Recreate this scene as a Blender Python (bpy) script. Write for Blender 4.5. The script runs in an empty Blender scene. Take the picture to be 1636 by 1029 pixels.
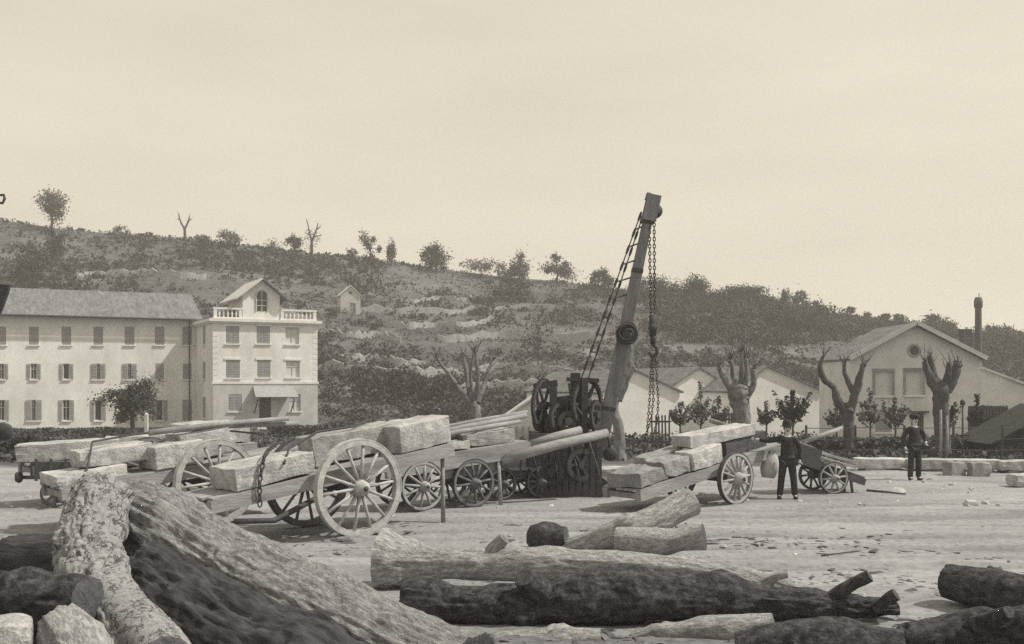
import bpy, bmesh, math, random
import numpy as np
from mathutils import Vector, Matrix, Quaternion

random.seed(7); rng = np.random.default_rng(7)
scene = bpy.context.scene
C = scene.collection
F, HY, CX, EYE = 1700.0, 612.0, 818.0, 2.65          # focal length in photo pixels, horizon row, centre column, eye height

# ------------------------------------------------------------------ camera, sky, sun, exposure
cam_d = bpy.data.cameras.new('camera'); cam = bpy.data.objects.new('camera', cam_d); C.objects.link(cam)
cam.location = (0, 0, EYE); cam.rotation_euler = (math.pi / 2, 0, 0)
cam_d.sensor_width = 36.0; cam_d.lens = 36.0 * F / 1636.0
cam_d.shift_y = (HY - 514.5) / 1636.0
cam_d.clip_start = 0.1; cam_d.clip_end = 3000
scene.camera = cam
SUN = Vector((0.63, -0.02, 0.775)).normalized()
w = bpy.data.worlds.new('World'); scene.world = w; w.use_nodes = True
nt = w.node_tree; nt.nodes.clear()
n_out = nt.nodes.new('ShaderNodeOutputWorld'); n_bg = nt.nodes.new('ShaderNodeBackground')
n_sky = nt.nodes.new('ShaderNodeTexSky'); n_sky.sky_type = 'NISHITA'; n_sky.sun_disc = False
n_sky.sun_elevation = math.asin(SUN.z); n_sky.sun_rotation = math.atan2(SUN.x, SUN.y)
n_sky.air_density = 1.0; n_sky.dust_density = 4.0
n_bw = nt.nodes.new('ShaderNodeRGBToBW'); nt.links.new(n_sky.outputs[0], n_bw.inputs[0])
n_tint = nt.nodes.new('ShaderNodeMix'); n_tint.data_type = 'RGBA'; n_tint.blend_type = 'MULTIPLY'; n_tint.inputs[0].default_value = 1
nt.links.new(n_bw.outputs[0], n_tint.inputs[6]); n_tint.inputs[7].default_value = (1.0, 0.925, 0.72, 1)
n_mix = nt.nodes.new('ShaderNodeMix'); n_mix.data_type = 'RGBA'; n_mix.inputs[0].default_value = 0.88
nt.links.new(n_tint.outputs[2], n_mix.inputs[6])
# thin even overcast veil with faint unevenness
n_tc = nt.nodes.new('ShaderNodeTexCoord'); n_map = nt.nodes.new('ShaderNodeMapping'); n_map.inputs[3].default_value = (1.2, 1.2, 5.0)
n_no = nt.nodes.new('ShaderNodeTexNoise'); n_no.inputs['Scale'].default_value = 2.2; n_no.inputs['Detail'].default_value = 9
n_rp = nt.nodes.new('ShaderNodeValToRGB')
n_rp.color_ramp.elements[0].position = 0.3; n_rp.color_ramp.elements[0].color = (7.75, 7.12, 5.72, 1)
n_rp.color_ramp.elements[1].position = 0.72; n_rp.color_ramp.elements[1].color = (9.0, 8.28, 6.75, 1)
nt.links.new(n_tc.outputs['Generated'], n_map.inputs[0]); nt.links.new(n_map.outputs[0], n_no.inputs['Vector'])
nt.links.new(n_no.outputs['Fac'], n_rp.inputs[0]); nt.links.new(n_rp.outputs[0], n_mix.inputs[7])
nt.links.new(n_mix.outputs[2], n_bg.inputs[0]); n_bg.inputs[1].default_value = 0.1
nt.links.new(n_bg.outputs[0], n_out.inputs[0])
sun_d = bpy.data.lights.new('sun', 'SUN'); sun_d.energy = 4.6; sun_d.angle = math.radians(1.5); sun_d.color = (1.0, 0.95, 0.83)
sun_o = bpy.data.objects.new('sun', sun_d); C.objects.link(sun_o)
sun_o.rotation_euler = SUN.to_track_quat('Z', 'Y').to_euler(); sun_o.location = (20, -20, 40)
vs = scene.view_settings
vs.view_transform = 'Standard'; vs.look = 'None'; vs.exposure = 0.0; vs.gamma = 1.0; vs.use_curve_mapping = False
try:
    scene.cycles.use_denoising = False; scene.cycles.max_bounces = 6; scene.cycles.volume_bounces = 1
except Exception:
    pass

# ------------------------------------------------------------------ helpers
def at(px, py, D):
    return Vector(((px - CX) / F * D, D, EYE - (py - HY) / F * D))
def g(v, warm=0.0):
    """grey of value v; the light is cream, so dark greys carry a little blue as the toned print does"""
    k = max(0.0, min(1.0, (0.5 - v) / 0.45))
    return (v * (1 + warm), v * (1 + 0.03 * k), v * (1 + 0.17 * k - warm), 1)
def _hash(ix, iy, iz, s):
    h = (ix.astype(np.int64) * 374761393 + iy.astype(np.int64) * 668265263 + iz.astype(np.int64) * 1274126177 + s * 974711) & 0xffffffff
    h = ((h ^ (h >> 13)) * 1274126177) & 0xffffffff
    h = h ^ (h >> 16)
    return (h & 0xffffff) / float(0xffffff)
def vnoise(x, y, z=0.0, s=0):
    x, y, z = np.broadcast_arrays(np.asarray(x, float), np.asarray(y, float), np.asarray(z, float))
    ix, iy, iz = np.floor(x), np.floor(y), np.floor(z)
    fx, fy, fz = x - ix, y - iy, z - iz
    fx, fy, fz = [t * t * (3 - 2 * t) for t in (fx, fy, fz)]
    r = 0
    for a in (0, 1):
        for b in (0, 1):
            for c in (0, 1):
                r = r + _hash(ix + a, iy + b, iz + c, s) * (fx if a else 1 - fx) * (fy if b else 1 - fy) * (fz if c else 1 - fz)
    return r
def fbm(x, y, z=0.0, o=4, s=0):
    r, amp, tot = 0, 1.0, 0
    x, y, z = np.asarray(x, float), np.asarray(y, float), np.asarray(z, float)
    for i in range(o):
        r = r + amp * (vnoise(x * 2 ** i, y * 2 ** i, z * 2 ** i, s + i) - 0.5); tot += amp; amp *= 0.5
    return r / tot * 2
class MB:
    def __init__(s): s.v, s.f = [], []
    def quad_faces(s, vs, fs):
        b = len(s.v); s.v += [tuple(p) for p in vs]; s.f += [tuple(b + i for i in f) for f in fs]; return s
    def box(s, c, d, m=None):
        x, y, z = [t / 2 for t in d]; c = Vector(c)
        vs = [Vector(p) for p in ((-x, -y, -z), (x, -y, -z), (x, y, -z), (-x, y, -z), (-x, -y, z), (x, -y, z), (x, y, z), (-x, y, z))]
        if m is not None: vs = [m @ p for p in vs]
        return s.quad_faces([p + c for p in vs], [(3, 2, 1, 0), (4, 5, 6, 7), (0, 1, 5, 4), (1, 2, 6, 5), (2, 3, 7, 6), (3, 0, 4, 7)])
    def bb(s, x0, x1, y0, y1, z0, z1): return s.box(((x0 + x1) / 2, (y0 + y1) / 2, (z0 + z1) / 2), (x1 - x0, y1 - y0, z1 - z0))
    def beam(s, a, b, wd, ht, up=(0, 0, 1)):
        a, b = Vector(a), Vector(b); d = (b - a); L = d.length; d.normalize()
        up = Vector(up); sd = d.cross(up)
        if sd.length < 1e-4: sd = d.cross(Vector((0, 1, 0)))
        sd.normalize(); u2 = sd.cross(d)
        m = Matrix((d, sd, u2)).transposed()
        return s.box((a + b) / 2, (L, wd, ht), m)
    def tube(s, pts, rad, n=10, cap=True, flat=1.0):
        pts = [Vector(p) for p in pts]; k = len(pts); b = len(s.v)
        t0 = (pts[1] - pts[0]).normalized()
        ref = Vector((0, 0, 1)) if abs(t0.z) < 0.9 else Vector((1, 0, 0))
        u = t0.cross(ref).normalized(); pt = t0
        for i in range(k):
            t = (pts[min(i + 1, k - 1)] - pts[max(i - 1, 0)]).normalized()
            u = pt.rotation_difference(t) @ u; u = (u - t * u.dot(t)).normalized(); pt = t
            vv = t.cross(u); r = rad[i] if hasattr(rad, '__len__') else rad
            for j in range(n):
                a = 2 * math.pi * j / n
                s.v.append(tuple(pts[i] + u * (r * math.cos(a)) + vv * (r * flat * math.sin(a))))
        for i in range(k - 1):
            for j in range(n):
                j2 = (j + 1) % n
                s.f.append((b + i * n + j, b + i * n + j2, b + (i + 1) * n + j2, b + (i + 1) * n + j))
        if cap:
            s.f.append(tuple(b + j for j in reversed(range(n)))); s.f.append(tuple(b + (k - 1) * n + j for j in range(n)))
        return s
    def lathe(s, prof, n=24, axis='z', c=(0, 0, 0)):
        """prof: list of (radius, height) revolved round the axis"""
        b = len(s.v); k = len(prof); c = Vector(c)
        for r, h in prof:
            for j in range(n):
                a = 2 * math.pi * j / n; x, y = r * math.cos(a), r * math.sin(a)
                p = Vector((x, y, h)) if axis == 'z' else (Vector((x, h, -y)) if axis == 'y' else Vector((h, x, y)))
                s.v.append(tuple(p + c))
        for i in range(k - 1):
            for j in range(n):
                j2 = (j + 1) % n; s.f.append((b + i * n + j, b + i * n + j2, b + (i + 1) * n + j2, b + (i + 1) * n + j))
        return s
    def xf(s, m): s.v = [tuple(m @ Vector(p)) for p in s.v]; return s
    def mesh(s, name, smooth=False):
        me = bpy.data.meshes.new(name); me.from_pydata(s.v, [], s.f); me.validate(); me.update()
        if smooth: me.polygons.foreach_set('use_smooth', [True] * len(me.polygons))
        return me
    def build(s, name, mat, parent=None, smooth=False): return obj(name, s.mesh(name, smooth), mat, parent)
def obj(name, me, mat=None, parent=None):
    o = bpy.data.objects.new(name, me); C.objects.link(o)
    if mat is not None and not me.materials: me.materials.append(mat)
    if parent is not None: o.parent = parent
    return o
def np_mesh(name, V, Q, smooth=False):
    """V (n,3), Q (m,k) faces all with k corners"""
    me = bpy.data.meshes.new(name); V = np.ascontiguousarray(V, dtype=np.float32); Q = np.ascontiguousarray(Q, dtype=np.int32)
    m, k = Q.shape
    me.vertices.add(len(V)); me.vertices.foreach_set('co', V.ravel())
    me.loops.add(m * k); me.loops.foreach_set('vertex_index', Q.ravel())
    me.polygons.add(m); me.polygons.foreach_set('loop_start', np.arange(m, dtype=np.int32) * k)
    me.polygons.foreach_set('use_smooth', np.full(m, smooth)); me.update(calc_edges=True); me.validate()
    return me
def tag(o, label=None, cat=None, group=None, kind=None):
    for k_, v_ in (('label', label), ('category', cat), ('group', group), ('kind', kind)):
        if v_: o[k_] = v_
    return o
def empty(name, loc=(0, 0, 0), rz=0.0, label=None, cat=None, group=None):
    o = bpy.data.objects.new(name, None); C.objects.link(o); o.location = loc; o.rotation_euler = (0, 0, rz); o.empty_display_size = 0.2
    return tag(o, label, cat, group)

# ------------------------------------------------------------------ materials
def mat(name, a, b=None, scale=3.0, detail=6.0, rough=0.9, bump=0.0, bscale=30.0, stretch=(1, 1, 1), attr=None, island=0.0, dots=0.0, spec=0.2, contrast=(0.3, 0.7), warm=0.0, objrand=0.0):
    m = bpy.data.materials.new(name); m.use_nodes = True; t = m.node_tree; N = t.nodes; L = t.links
    bs = N['Principled BSDF']; bs.inputs['Roughness'].default_value = rough; bs.inputs['Specular IOR Level'].default_value = spec
    if attr:
        tc = N.new('ShaderNodeAttribute'); tc.attribute_name = attr; vec = tc.outputs['Vector']
    else:
        tc = N.new('ShaderNodeTexCoord'); vec = tc.outputs['Object']
    mp = N.new('ShaderNodeMapping'); mp.inputs[3].default_value = stretch; L.new(vec, mp.inputs[0])
    no = N.new('ShaderNodeTexNoise'); no.inputs['Scale'].default_value = scale; no.inputs['Detail'].default_value = detail; no.inputs['Roughness'].default_value = 0.65
    L.new(mp.outputs[0], no.inputs['Vector'])
    rp = N.new('ShaderNodeValToRGB'); rp.color_ramp.elements[0].position, rp.color_ramp.elements[1].position = contrast
    rp.color_ramp.elements[0].color = g(a, warm); rp.color_ramp.elements[1].color = g(b if b is not None else a * 1.25, warm)
    L.new(no.outputs['Fac'], rp.inputs[0]); col = rp.outputs[0]
    n2 = N.new('ShaderNodeTexNoise'); n2.inputs['Scale'].default_value = bscale; n2.inputs['Detail'].default_value = 5; n2.inputs['Roughness'].default_value = 0.7
    L.new(mp.outputs[0], n2.inputs['Vector'])
    mr = N.new('ShaderNodeMapRange'); mr.inputs[1].default_value = 0.25; mr.inputs[2].default_value = 0.75; mr.inputs[3].default_value = 1 - dots; mr.inputs[4].default_value = 1 + dots
    L.new(n2.outputs['Fac'], mr.inputs[0]); f = mr.outputs[0]
    if island:
        gi = N.new('ShaderNodeNewGeometry'); m2 = N.new('ShaderNodeMapRange'); m2.inputs[3].default_value = 1 - island; m2.inputs[4].default_value = 1 + island
        L.new(gi.outputs['Random Per Island'], m2.inputs[0]); mm = N.new('ShaderNodeMath'); mm.operation = 'MULTIPLY'
        L.new(f, mm.inputs[0]); L.new(m2.outputs[0], mm.inputs[1]); f = mm.outputs[0]
    if objrand:
        oi = N.new('ShaderNodeObjectInfo'); m3 = N.new('ShaderNodeMapRange'); m3.inputs[3].default_value = 1 - objrand; m3.inputs[4].default_value = 1 + objrand
        L.new(oi.outputs['Random'], m3.inputs[0]); mq = N.new('ShaderNodeMath'); mq.operation = 'MULTIPLY'; L.new(f, mq.inputs[0]); L.new(m3.outputs[0], mq.inputs[1]); f = mq.outputs[0]
    mx = N.new('ShaderNodeVectorMath'); mx.operation = 'SCALE'; L.new(col, mx.inputs[0]); L.new(f, mx.inputs['Scale'])
    L.new(mx.outputs[0], bs.inputs['Base Color'])
    if bump:
        bp = N.new('ShaderNodeBump'); bp.inputs['Strength'].default_value = min(1.0, bump); bp.inputs['Distance'].default_value = 0.02 * max(1, bump)
        L.new(n2.outputs['Fac'], bp.inputs['Height']); L.new(bp.outputs[0], bs.inputs['Normal'])
    return m
M = {}
M['plaster'] = mat('white plaster', 0.52, 0.80, 0.5, detail=10, stretch=(1, 1, 0.45), dots=0.10, bscale=6, bump=0.3)
M['plaster_low'] = mat('rendered plinth', 0.38, 0.52, 0.9, dots=0.10, bscale=7, bump=0.3)
M['plaster_grey'] = mat('grey plaster', 0.48, 0.66, 0.7, dots=0.10, bscale=8, bump=0.3)
M['plaster_shed'] = mat('shed limewash', 0.66, 0.86, 0.5, dots=0.10, bscale=5, bump=0.3)
M['trim'] = mat('pale stone trim', 0.56, 0.74, 2, dots=0.1)
M['roof_tile'] = mat('clay tile roof', 0.10, 0.20, 1.6, detail=10, dots=0.45, bscale=4.5, stretch=(1.6, 0.4, 0.4), bump=1.0)
M['roof_pale'] = mat('pale roof sheet', 0.45, 0.6, 1.5, dots=0.1)
M['roof_dark'] = mat('dark roof boards', 0.07, 0.13, 1.5, dots=0.25, bscale=12)
M['shutter'] = mat('grey shutter paint', 0.24, 0.34, 3, dots=0.1)
M['shutter_pale'] = mat('pale shutter paint', 0.48, 0.6, 3, dots=0.08)
M['frame'] = mat('window frame paint', 0.45, 0.55, 3)
M['glass'] = mat('dark window glass', 0.02, 0.04, 1.0, rough=0.15, spec=0.5)
M['door'] = mat('dark door wood', 0.04, 0.07, 3)
M['iron'] = mat('dark iron', 0.035, 0.075, 8, rough=0.65, dots=0.3, bscale=40, bump=0.3)
M['timber'] = mat('weathered timber', 0.17, 0.34, 2.2, dots=0.3, bscale=22, stretch=(0.25, 2, 2), bump=0.6)
M['timber_dark'] = mat('dark tarred timber', 0.045, 0.10, 2.5, dots=0.3, bscale=20, stretch=(0.4, 2, 2), bump=0.5)
M['timber_jib'] = mat('grey jib timber', 0.11, 0.22, 2.2, dots=0.25, bscale=18, stretch=(2, 2, 0.3), bump=0.5)
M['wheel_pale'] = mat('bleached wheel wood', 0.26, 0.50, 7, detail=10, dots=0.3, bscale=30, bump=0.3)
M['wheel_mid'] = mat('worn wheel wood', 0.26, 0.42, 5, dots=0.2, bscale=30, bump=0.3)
M['wheel_dark'] = mat('dark wheel wood', 0.10, 0.20, 5, dots=0.25, bscale=30, bump=0.3)  # darker wood for far-side, trolley and bogie wheels
M['stone'] = mat('dressed limestone', 0.26, 0.48, 3.0, detail=12, dots=0.35, bscale=26, bump=1.5, objrand=0.2, contrast=(0.36, 0.62))
M['stone_dull'] = mat('dull limestone', 0.20, 0.34, 2.4, detail=12, dots=0.35, bscale=22, bump=1.5, objrand=0.2, contrast=(0.36, 0.62))
M['rubble'] = mat('terrace stone', 0.24, 0.40, 1.0, dots=0.3, bscale=5, bump=0.8)
M['bark'] = mat('furrowed bark', 0.16, 0.38, 16.0, detail=12, dots=0.5, bscale=40, stretch=(1.5, 1.5, 0.55), attr='bark_co', bump=2.2, contrast=(0.36, 0.66))
M['bark_dark'] = mat('dark knotted bark', 0.032, 0.12, 14.0, detail=12, dots=0.5, bscale=40, stretch=(1.2, 1.2, 0.75), attr='bark_co', bump=2.4, contrast=(0.4, 0.66))
M['bark_pale'] = mat('pale flaking bark', 0.18, 0.46, 9.0, detail=10, dots=0.4, bscale=30, stretch=(1.2, 1.2, 0.8), attr='bark_co', bump=1.6, contrast=(0.36, 0.52))
M['bark_mid'] = mat('grey stripped bark', 0.22, 0.46, 16.0, detail=12, dots=0.5, bscale=40, stretch=(1.5, 1.5, 0.5), attr='bark_co', bump=2.2, contrast=(0.36, 0.62))
M['cut_wood'] = mat('sawn log end', 0.10, 0.22, 9, dots=0.3, bscale=30, bump=0.5)
M['cut_dark'] = mat('weathered log end', 0.05, 0.10, 9, dots=0.3, bscale=30, bump=0.5)
M['trunk'] = mat('plane tree bark', 0.07, 0.24, 6.0, dots=0.3, bscale=14, stretch=(1, 1, 0.5), bump=0.6)
M['trunk_dark'] = mat('dark tree bark', 0.05, 0.11, 3.0, dots=0.3, bscale=14, stretch=(1, 1, 0.4), bump=0.6)
M['leaf'] = mat('green foliage', 0.05, 0.10, 0.8, island=0.4)
M['leaf_dark'] = mat('dark foliage', 0.028, 0.06, 0.8, island=0.4)
M['leaf_pale'] = mat('pale foliage', 0.10, 0.17, 0.8, island=0.35)
M['leaf_young'] = mat('young tree leaves', 0.07, 0.20, 3.0, island=0.55)
M['scrub'] = mat('hill scrub', 0.026, 0.07, 0.05, island=0.4, contrast=(0.35, 0.65))
M['weed'] = mat('yard weeds', 0.035, 0.09, 0.25, island=0.45)
M['cloth_dark'] = mat('dark wool cloth', 0.022, 0.04, 12, dots=0.2)
M['cloth_mid'] = mat('grey work cloth', 0.04, 0.07, 12, dots=0.2)
M['skin'] = mat('skin', 0.46, 0.54, 8, rough=0.6)
M['leather'] = mat('boot leather', 0.02, 0.035, 10, rough=0.6)
M['sack'] = mat('pale canvas', 0.38, 0.52, 6, dots=0.15, bump=0.4)

def plated_bark():
    m = bpy.data.materials.new('pale plated bark'); m.use_nodes = True; t = m.node_tree; N = t.nodes; L = t.links
    bs = N['Principled BSDF']; bs.inputs['Roughness'].default_value = 0.95; bs.inputs['Specular IOR Level'].default_value = 0.1
    a = N.new('ShaderNodeAttribute'); a.attribute_name = 'bark_co'
    no = N.new('ShaderNodeTexNoise'); no.inputs['Scale'].default_value = 7; no.inputs['Detail'].default_value = 8; L.new(a.outputs['Vector'], no.inputs['Vector'])
    ad = N.new('ShaderNodeVectorMath'); ad.operation = 'MULTIPLY_ADD'; ad.inputs[1].default_value = (0.22, 0.22, 0.22); L.new(no.outputs['Color'], ad.inputs[0]); L.new(a.outputs['Vector'], ad.inputs[2])
    mp = N.new('ShaderNodeMapping'); mp.inputs[3].default_value = (1, 1, 0.55); L.new(ad.outputs[0], mp.inputs[0])
    vo = N.new('ShaderNodeTexNoise'); vo.inputs['Scale'].default_value = 8; vo.inputs['Detail'].default_value = 4; vo.inputs['Roughness'].default_value = 0.6; L.new(mp.outputs[0], vo.inputs['Vector'])
    sb_ = N.new('ShaderNodeMath'); sb_.operation = 'SUBTRACT'; sb_.inputs[1].default_value = 0.5; L.new(vo.outputs['Fac'], sb_.inputs[0]); ab_ = N.new('ShaderNodeMath'); ab_.operation = 'ABSOLUTE'; L.new(sb_.outputs[0], ab_.inputs[0])
    r1 = N.new('ShaderNodeValToRGB'); r1.color_ramp.elements[0].position = 0.004; r1.color_ramp.elements[0].color = (0.16, 0.16, 0.17, 1); r1.color_ramp.elements[1].position = 0.022; r1.color_ramp.elements[1].color = (1, 1, 1, 1); L.new(ab_.outputs[0], r1.inputs[0])
    n2 = N.new('ShaderNodeTexNoise'); n2.inputs['Scale'].default_value = 26; n2.inputs['Detail'].default_value = 8; n2.inputs['Roughness'].default_value = 0.75; L.new(a.outputs['Vector'], n2.inputs['Vector'])
    r2 = N.new('ShaderNodeValToRGB'); r2.color_ramp.elements[0].position = 0.33; r2.color_ramp.elements[0].color = g(0.19); r2.color_ramp.elements[1].position = 0.58; r2.color_ramp.elements[1].color = g(0.35); L.new(n2.outputs['Fac'], r2.inputs[0])
    x = N.new('ShaderNodeMix'); x.data_type = 'RGBA'; x.blend_type = 'MULTIPLY'; x.inputs[0].default_value = 0.62; L.new(r2.outputs[0], x.inputs[6]); L.new(r1.outputs[0], x.inputs[7]); L.new(x.outputs[2], bs.inputs['Base Color'])
    b1 = N.new('ShaderNodeBump'); b1.inputs['Strength'].default_value = 1; b1.inputs['Distance'].default_value = 0.03; L.new(r1.outputs[0], b1.inputs['Height'])
    b2 = N.new('ShaderNodeBump'); b2.inputs['Strength'].default_value = 1; b2.inputs['Distance'].default_value = 0.025; L.new(n2.outputs['Fac'], b2.inputs['Height']); L.new(b1.outputs[0], b2.inputs['Normal']); L.new(b2.outputs[0], bs.inputs['Normal'])
    return m
M['bark_pale'] = plated_bark()
M['bark_shade'] = mat('bark darkened as shade', 0.014, 0.085, 9.0, detail=10, dots=0.4, bscale=22, attr='bark_co', stretch=(1.5, 1.5, 0.35), bump=1.2)  # near-black colour paints the deep shade under the left pile

# ground: pale dust in the yard, darker earth and turf beyond it
def ground_material():
    m = bpy.data.materials.new('yard earth'); m.use_nodes = True; t = m.node_tree; N = t.nodes; L = t.links
    bs = N['Principled BSDF']; bs.inputs['Roughness'].default_value = 0.95; bs.inputs['Specular IOR Level'].default_value = 0.1
    tc = N.new('ShaderNodeTexCoord')
    def noise(sc, det, st=(1, 1, 1), r=0.65):
        mp = N.new('ShaderNodeMapping'); mp.inputs[3].default_value = st; L.new(tc.outputs['Object'], mp.inputs[0])
        n = N.new('ShaderNodeTexNoise'); n.inputs['Scale'].default_value = sc; n.inputs['Detail'].default_value = det; n.inputs['Roughness'].default_value = r
        L.new(mp.outputs[0], n.inputs['Vector']); return n.outputs['Fac']
    def ramp(f, p0, c0, p1, c1):
        r = N.new('ShaderNodeValToRGB'); r.color_ramp.elements[0].position = p0; r.color_ramp.elements[1].position = p1
        r.color_ramp.elements[0].color = c0; r.color_ramp.elements[1].color = c1; L.new(f, r.inputs[0]); return r.outputs[0]
    def mul(a, b, f=1.0):
        x = N.new('ShaderNodeMix'); x.data_type = 'RGBA'; x.blend_type = 'MULTIPLY'; x.inputs[0].default_value = f; L.new(a, x.inputs[6]); L.new(b, x.inputs[7]); return x.outputs[2]
    dust = ramp(noise(0.45, 8, (0.45, 1.3, 1)), 0.32, g(0.20), 0.64, g(0.34))
    dust = mul(dust, ramp(noise(9, 6), 0.34, (0.68, 0.68, 0.70, 1), 0.55, (1.04, 1.04, 1.04, 1)))
    dust = mul(dust, ramp(noise(1.6, 6, (0.22, 2.4, 1)), 0.30, (0.80, 0.80, 0.82, 1), 0.54, (1, 1, 1, 1)))
    dust = mul(dust, ramp(noise(42, 3), 0.30, (0.72, 0.72, 0.73, 1), 0.44, (1, 1, 1, 1)))
    turf = ramp(noise(0.8, 8), 0.35, g(0.055), 0.68, g(0.13))
    # damp compacted earth in the wheel tracks
    ru = N.new('ShaderNodeAttribute'); ru.attribute_name = 'rut'; rm = N.new('ShaderNodeMath'); rm.operation = 'MULTIPLY'; L.new(ru.outputs['Fac'], rm.inputs[0]); L.new(noise(0.7, 6, (0.4, 1, 1)), rm.inputs[1])
    rx_ = N.new('ShaderNodeMix'); rx_.data_type = 'RGBA'; L.new(rm.outputs[0], rx_.inputs[0]); L.new(dust, rx_.inputs[6]); rx_.inputs[7].default_value = g(0.12); dust = rx_.outputs[2]
    # dark bark mould trodden in round the front logs
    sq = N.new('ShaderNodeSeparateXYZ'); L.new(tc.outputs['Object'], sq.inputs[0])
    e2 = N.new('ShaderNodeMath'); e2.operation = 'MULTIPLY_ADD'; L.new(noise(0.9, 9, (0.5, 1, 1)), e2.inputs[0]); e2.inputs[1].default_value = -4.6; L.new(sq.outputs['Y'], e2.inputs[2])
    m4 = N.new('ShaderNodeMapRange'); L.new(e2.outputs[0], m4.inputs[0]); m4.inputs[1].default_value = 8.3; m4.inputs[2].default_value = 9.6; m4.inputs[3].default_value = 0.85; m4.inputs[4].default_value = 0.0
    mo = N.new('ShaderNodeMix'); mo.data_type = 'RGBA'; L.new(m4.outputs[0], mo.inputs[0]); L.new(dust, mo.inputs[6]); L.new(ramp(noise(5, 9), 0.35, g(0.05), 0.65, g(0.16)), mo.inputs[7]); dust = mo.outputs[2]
    # turf begins about 34 m out, with a ragged edge
    sp = N.new('ShaderNodeSeparateXYZ'); L.new(tc.outputs['Object'], sp.inputs[0])
    ed = N.new('ShaderNodeMath'); ed.operation = 'MULTIPLY_ADD'; L.new(noise(0.35, 6), ed.inputs[0]); ed.inputs[1].default_value = 5.0; L.new(sp.outputs['Y'], ed.inputs[2])
    mr = N.new('ShaderNodeMapRange'); L.new(ed.outputs[0], mr.inputs[0]); mr.inputs[1].default_value = 36.2; mr.inputs[2].default_value = 37.6
    mx = N.new('ShaderNodeMix'); mx.data_type = 'RGBA'; L.new(mr.outputs[0], mx.inputs[0]); L.new(dust, mx.inputs[6]); L.new(turf, mx.inputs[7])
    L.new(mx.outputs[2], bs.inputs['Base Color'])
    bp = N.new('ShaderNodeBump'); bp.inputs['Strength'].default_value = 0.5; bp.inputs['Distance'].default_value = 0.03
    L.new(noise(14, 7), bp.inputs['Height']); L.new(bp.outputs[0], bs.inputs['Normal'])
    return m

# ------------------------------------------------------------------ ground and hill
def base_z(Y): return -1.4 * np.clip((np.asarray(Y, float) - 33) / 55, 0, 1)
RUTS = ((16.6, 0.03), (18.0, 0.05), (20.6, 0.10), (22.0, 0.12), (15.4, -0.02), (19.2, 0.16))
def ground_z(X, Y):
    X, Y = np.asarray(X, float), np.asarray(Y, float)
    z = base_z(Y)
    near = np.clip((45 - Y) / 12, 0, 1) * np.clip((Y + 2) / 6, 0, 1)
    z = z + near * (0.05 * fbm(X * 0.5, Y * 0.5, 0, 4, 3) + 0.012 * fbm(X * 3, Y * 3, 0, 3, 9))
    # cart ruts running across the yard
    for k, (y0, sl) in enumerate(RUTS):
        d = (Y - y0 - sl * X - 0.25 * np.sin(X * 0.35 + k)) / 0.17
        z = z - 0.06 * np.exp(-d * d) * near + 0.03 * np.exp(-((np.abs(d) - 1.8) / 0.8) ** 2) * near
    # humps of trodden bark under the front logs
    z = z + 0.10 * np.exp(-((Y - 10.6) / 1.0) ** 2) * np.clip(0.6 + fbm(X * 0.8, Y * 0.8, 0, 3, 21), 0, 2) * np.clip((X + 3) / 2, 0, 1)
    return z
gxs = np.concatenate([[-900, -500, -260, -150, -90, -60, -40, -30], np.arange(-24, 24.01, 0.16), [30, 40, 60, 90, 150, 260, 500, 900]])
gys = np.concatenate([[-60, -30, -10, -2, 2], np.arange(5, 38.01, 0.16), np.arange(39, 100, 1.5), [110, 130, 180, 260, 400, 700, 1200]])
GX, GY = np.meshgrid(gxs, gys); GZ = ground_z(GX, GY)
RUT = sum(np.exp(-((GY - y0 - sl * GX - 0.25 * np.sin(GX * 0.35 + k)) / 0.22) ** 2) for k, (y0, sl) in enumerate(RUTS))
ny, nx = GX.shape
idx = np.arange(nx * ny).reshape(ny, nx)
Q = np.stack([idx[:-1, :-1], idx[:-1, 1:], idx[1:, 1:], idx[1:, :-1]], -1).reshape(-1, 4)
gme = np_mesh('ground', np.stack([GX, GY, GZ], -1).reshape(-1, 3), Q, True); ga = gme.attributes.new('rut', 'FLOAT', 'POINT'); ga.data.foreach_set('value', RUT.reshape(-1).astype(np.float32))
tag(obj('ground', gme, ground_material()), 'pale trodden dust yard giving way to dark turf', 'ground', kind='structure')

SKY_PX = [-900, -300, 0, 120, 300, 450, 560, 700, 900, 1000, 1100, 1250, 1330, 1450, 1560, 1636, 1900, 2600]
SKY_PY = [345, 345, 352, 369, 381, 401, 412, 431, 449, 463, 474, 492, 502, 519, 537, 556, 575, 590]
YR, YF = 195.0, 103.0
def hill_z(X, Y):
    X, Y = np.asarray(X, float), np.asarray(Y, float)
    px = CX + F * X / YR
    zr = EYE + (HY - np.interp(px, SKY_PX, SKY_PY)) / F * YR
    s = (Y - YF) / (YR - YF)
    up = np.clip(s, -0.2, 1); shape = np.where(up > 0, 0.25 * up + 0.75 * np.clip(up, 0, 1) ** 1.15, up * 0.6)
    z = -1.45 + (zr + 1.45) * shape
    z = np.where(s > 1, z - (s - 1) * 6 - 0.0 * z, z)
    wob = fbm(X * 0.03, Y * 0.03, 0, 4, 40) * 1.6 * np.clip(s * 3, 0, 1) * np.clip((1.06 - s) * 5, 0.15, 1)
    st = 2.6; q = (z + wob) / st; fq = q - np.floor(q)
    terr = (np.floor(q) + np.clip((fq - 0.55) / 0.45, 0, 1) ** 1.0) * st
    k = 0.38 * np.clip(s * 4, 0, 1) * np.clip((0.9 - s) * 4, 0, 1)
    return (z + wob) * (1 - k) + terr * k + 0.22 * fbm(X * 0.35, Y * 0.35, 0, 3, 41) * np.clip(s * 3, 0, 1)
hx = np.arange(-330, 331, 1.5); hy = np.concatenate([np.arange(92, 203, 0.9), np.arange(205, 420, 12)])
HX, HYY = np.meshgrid(hx, hy); HZ = hill_z(HX, HYY)
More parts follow.
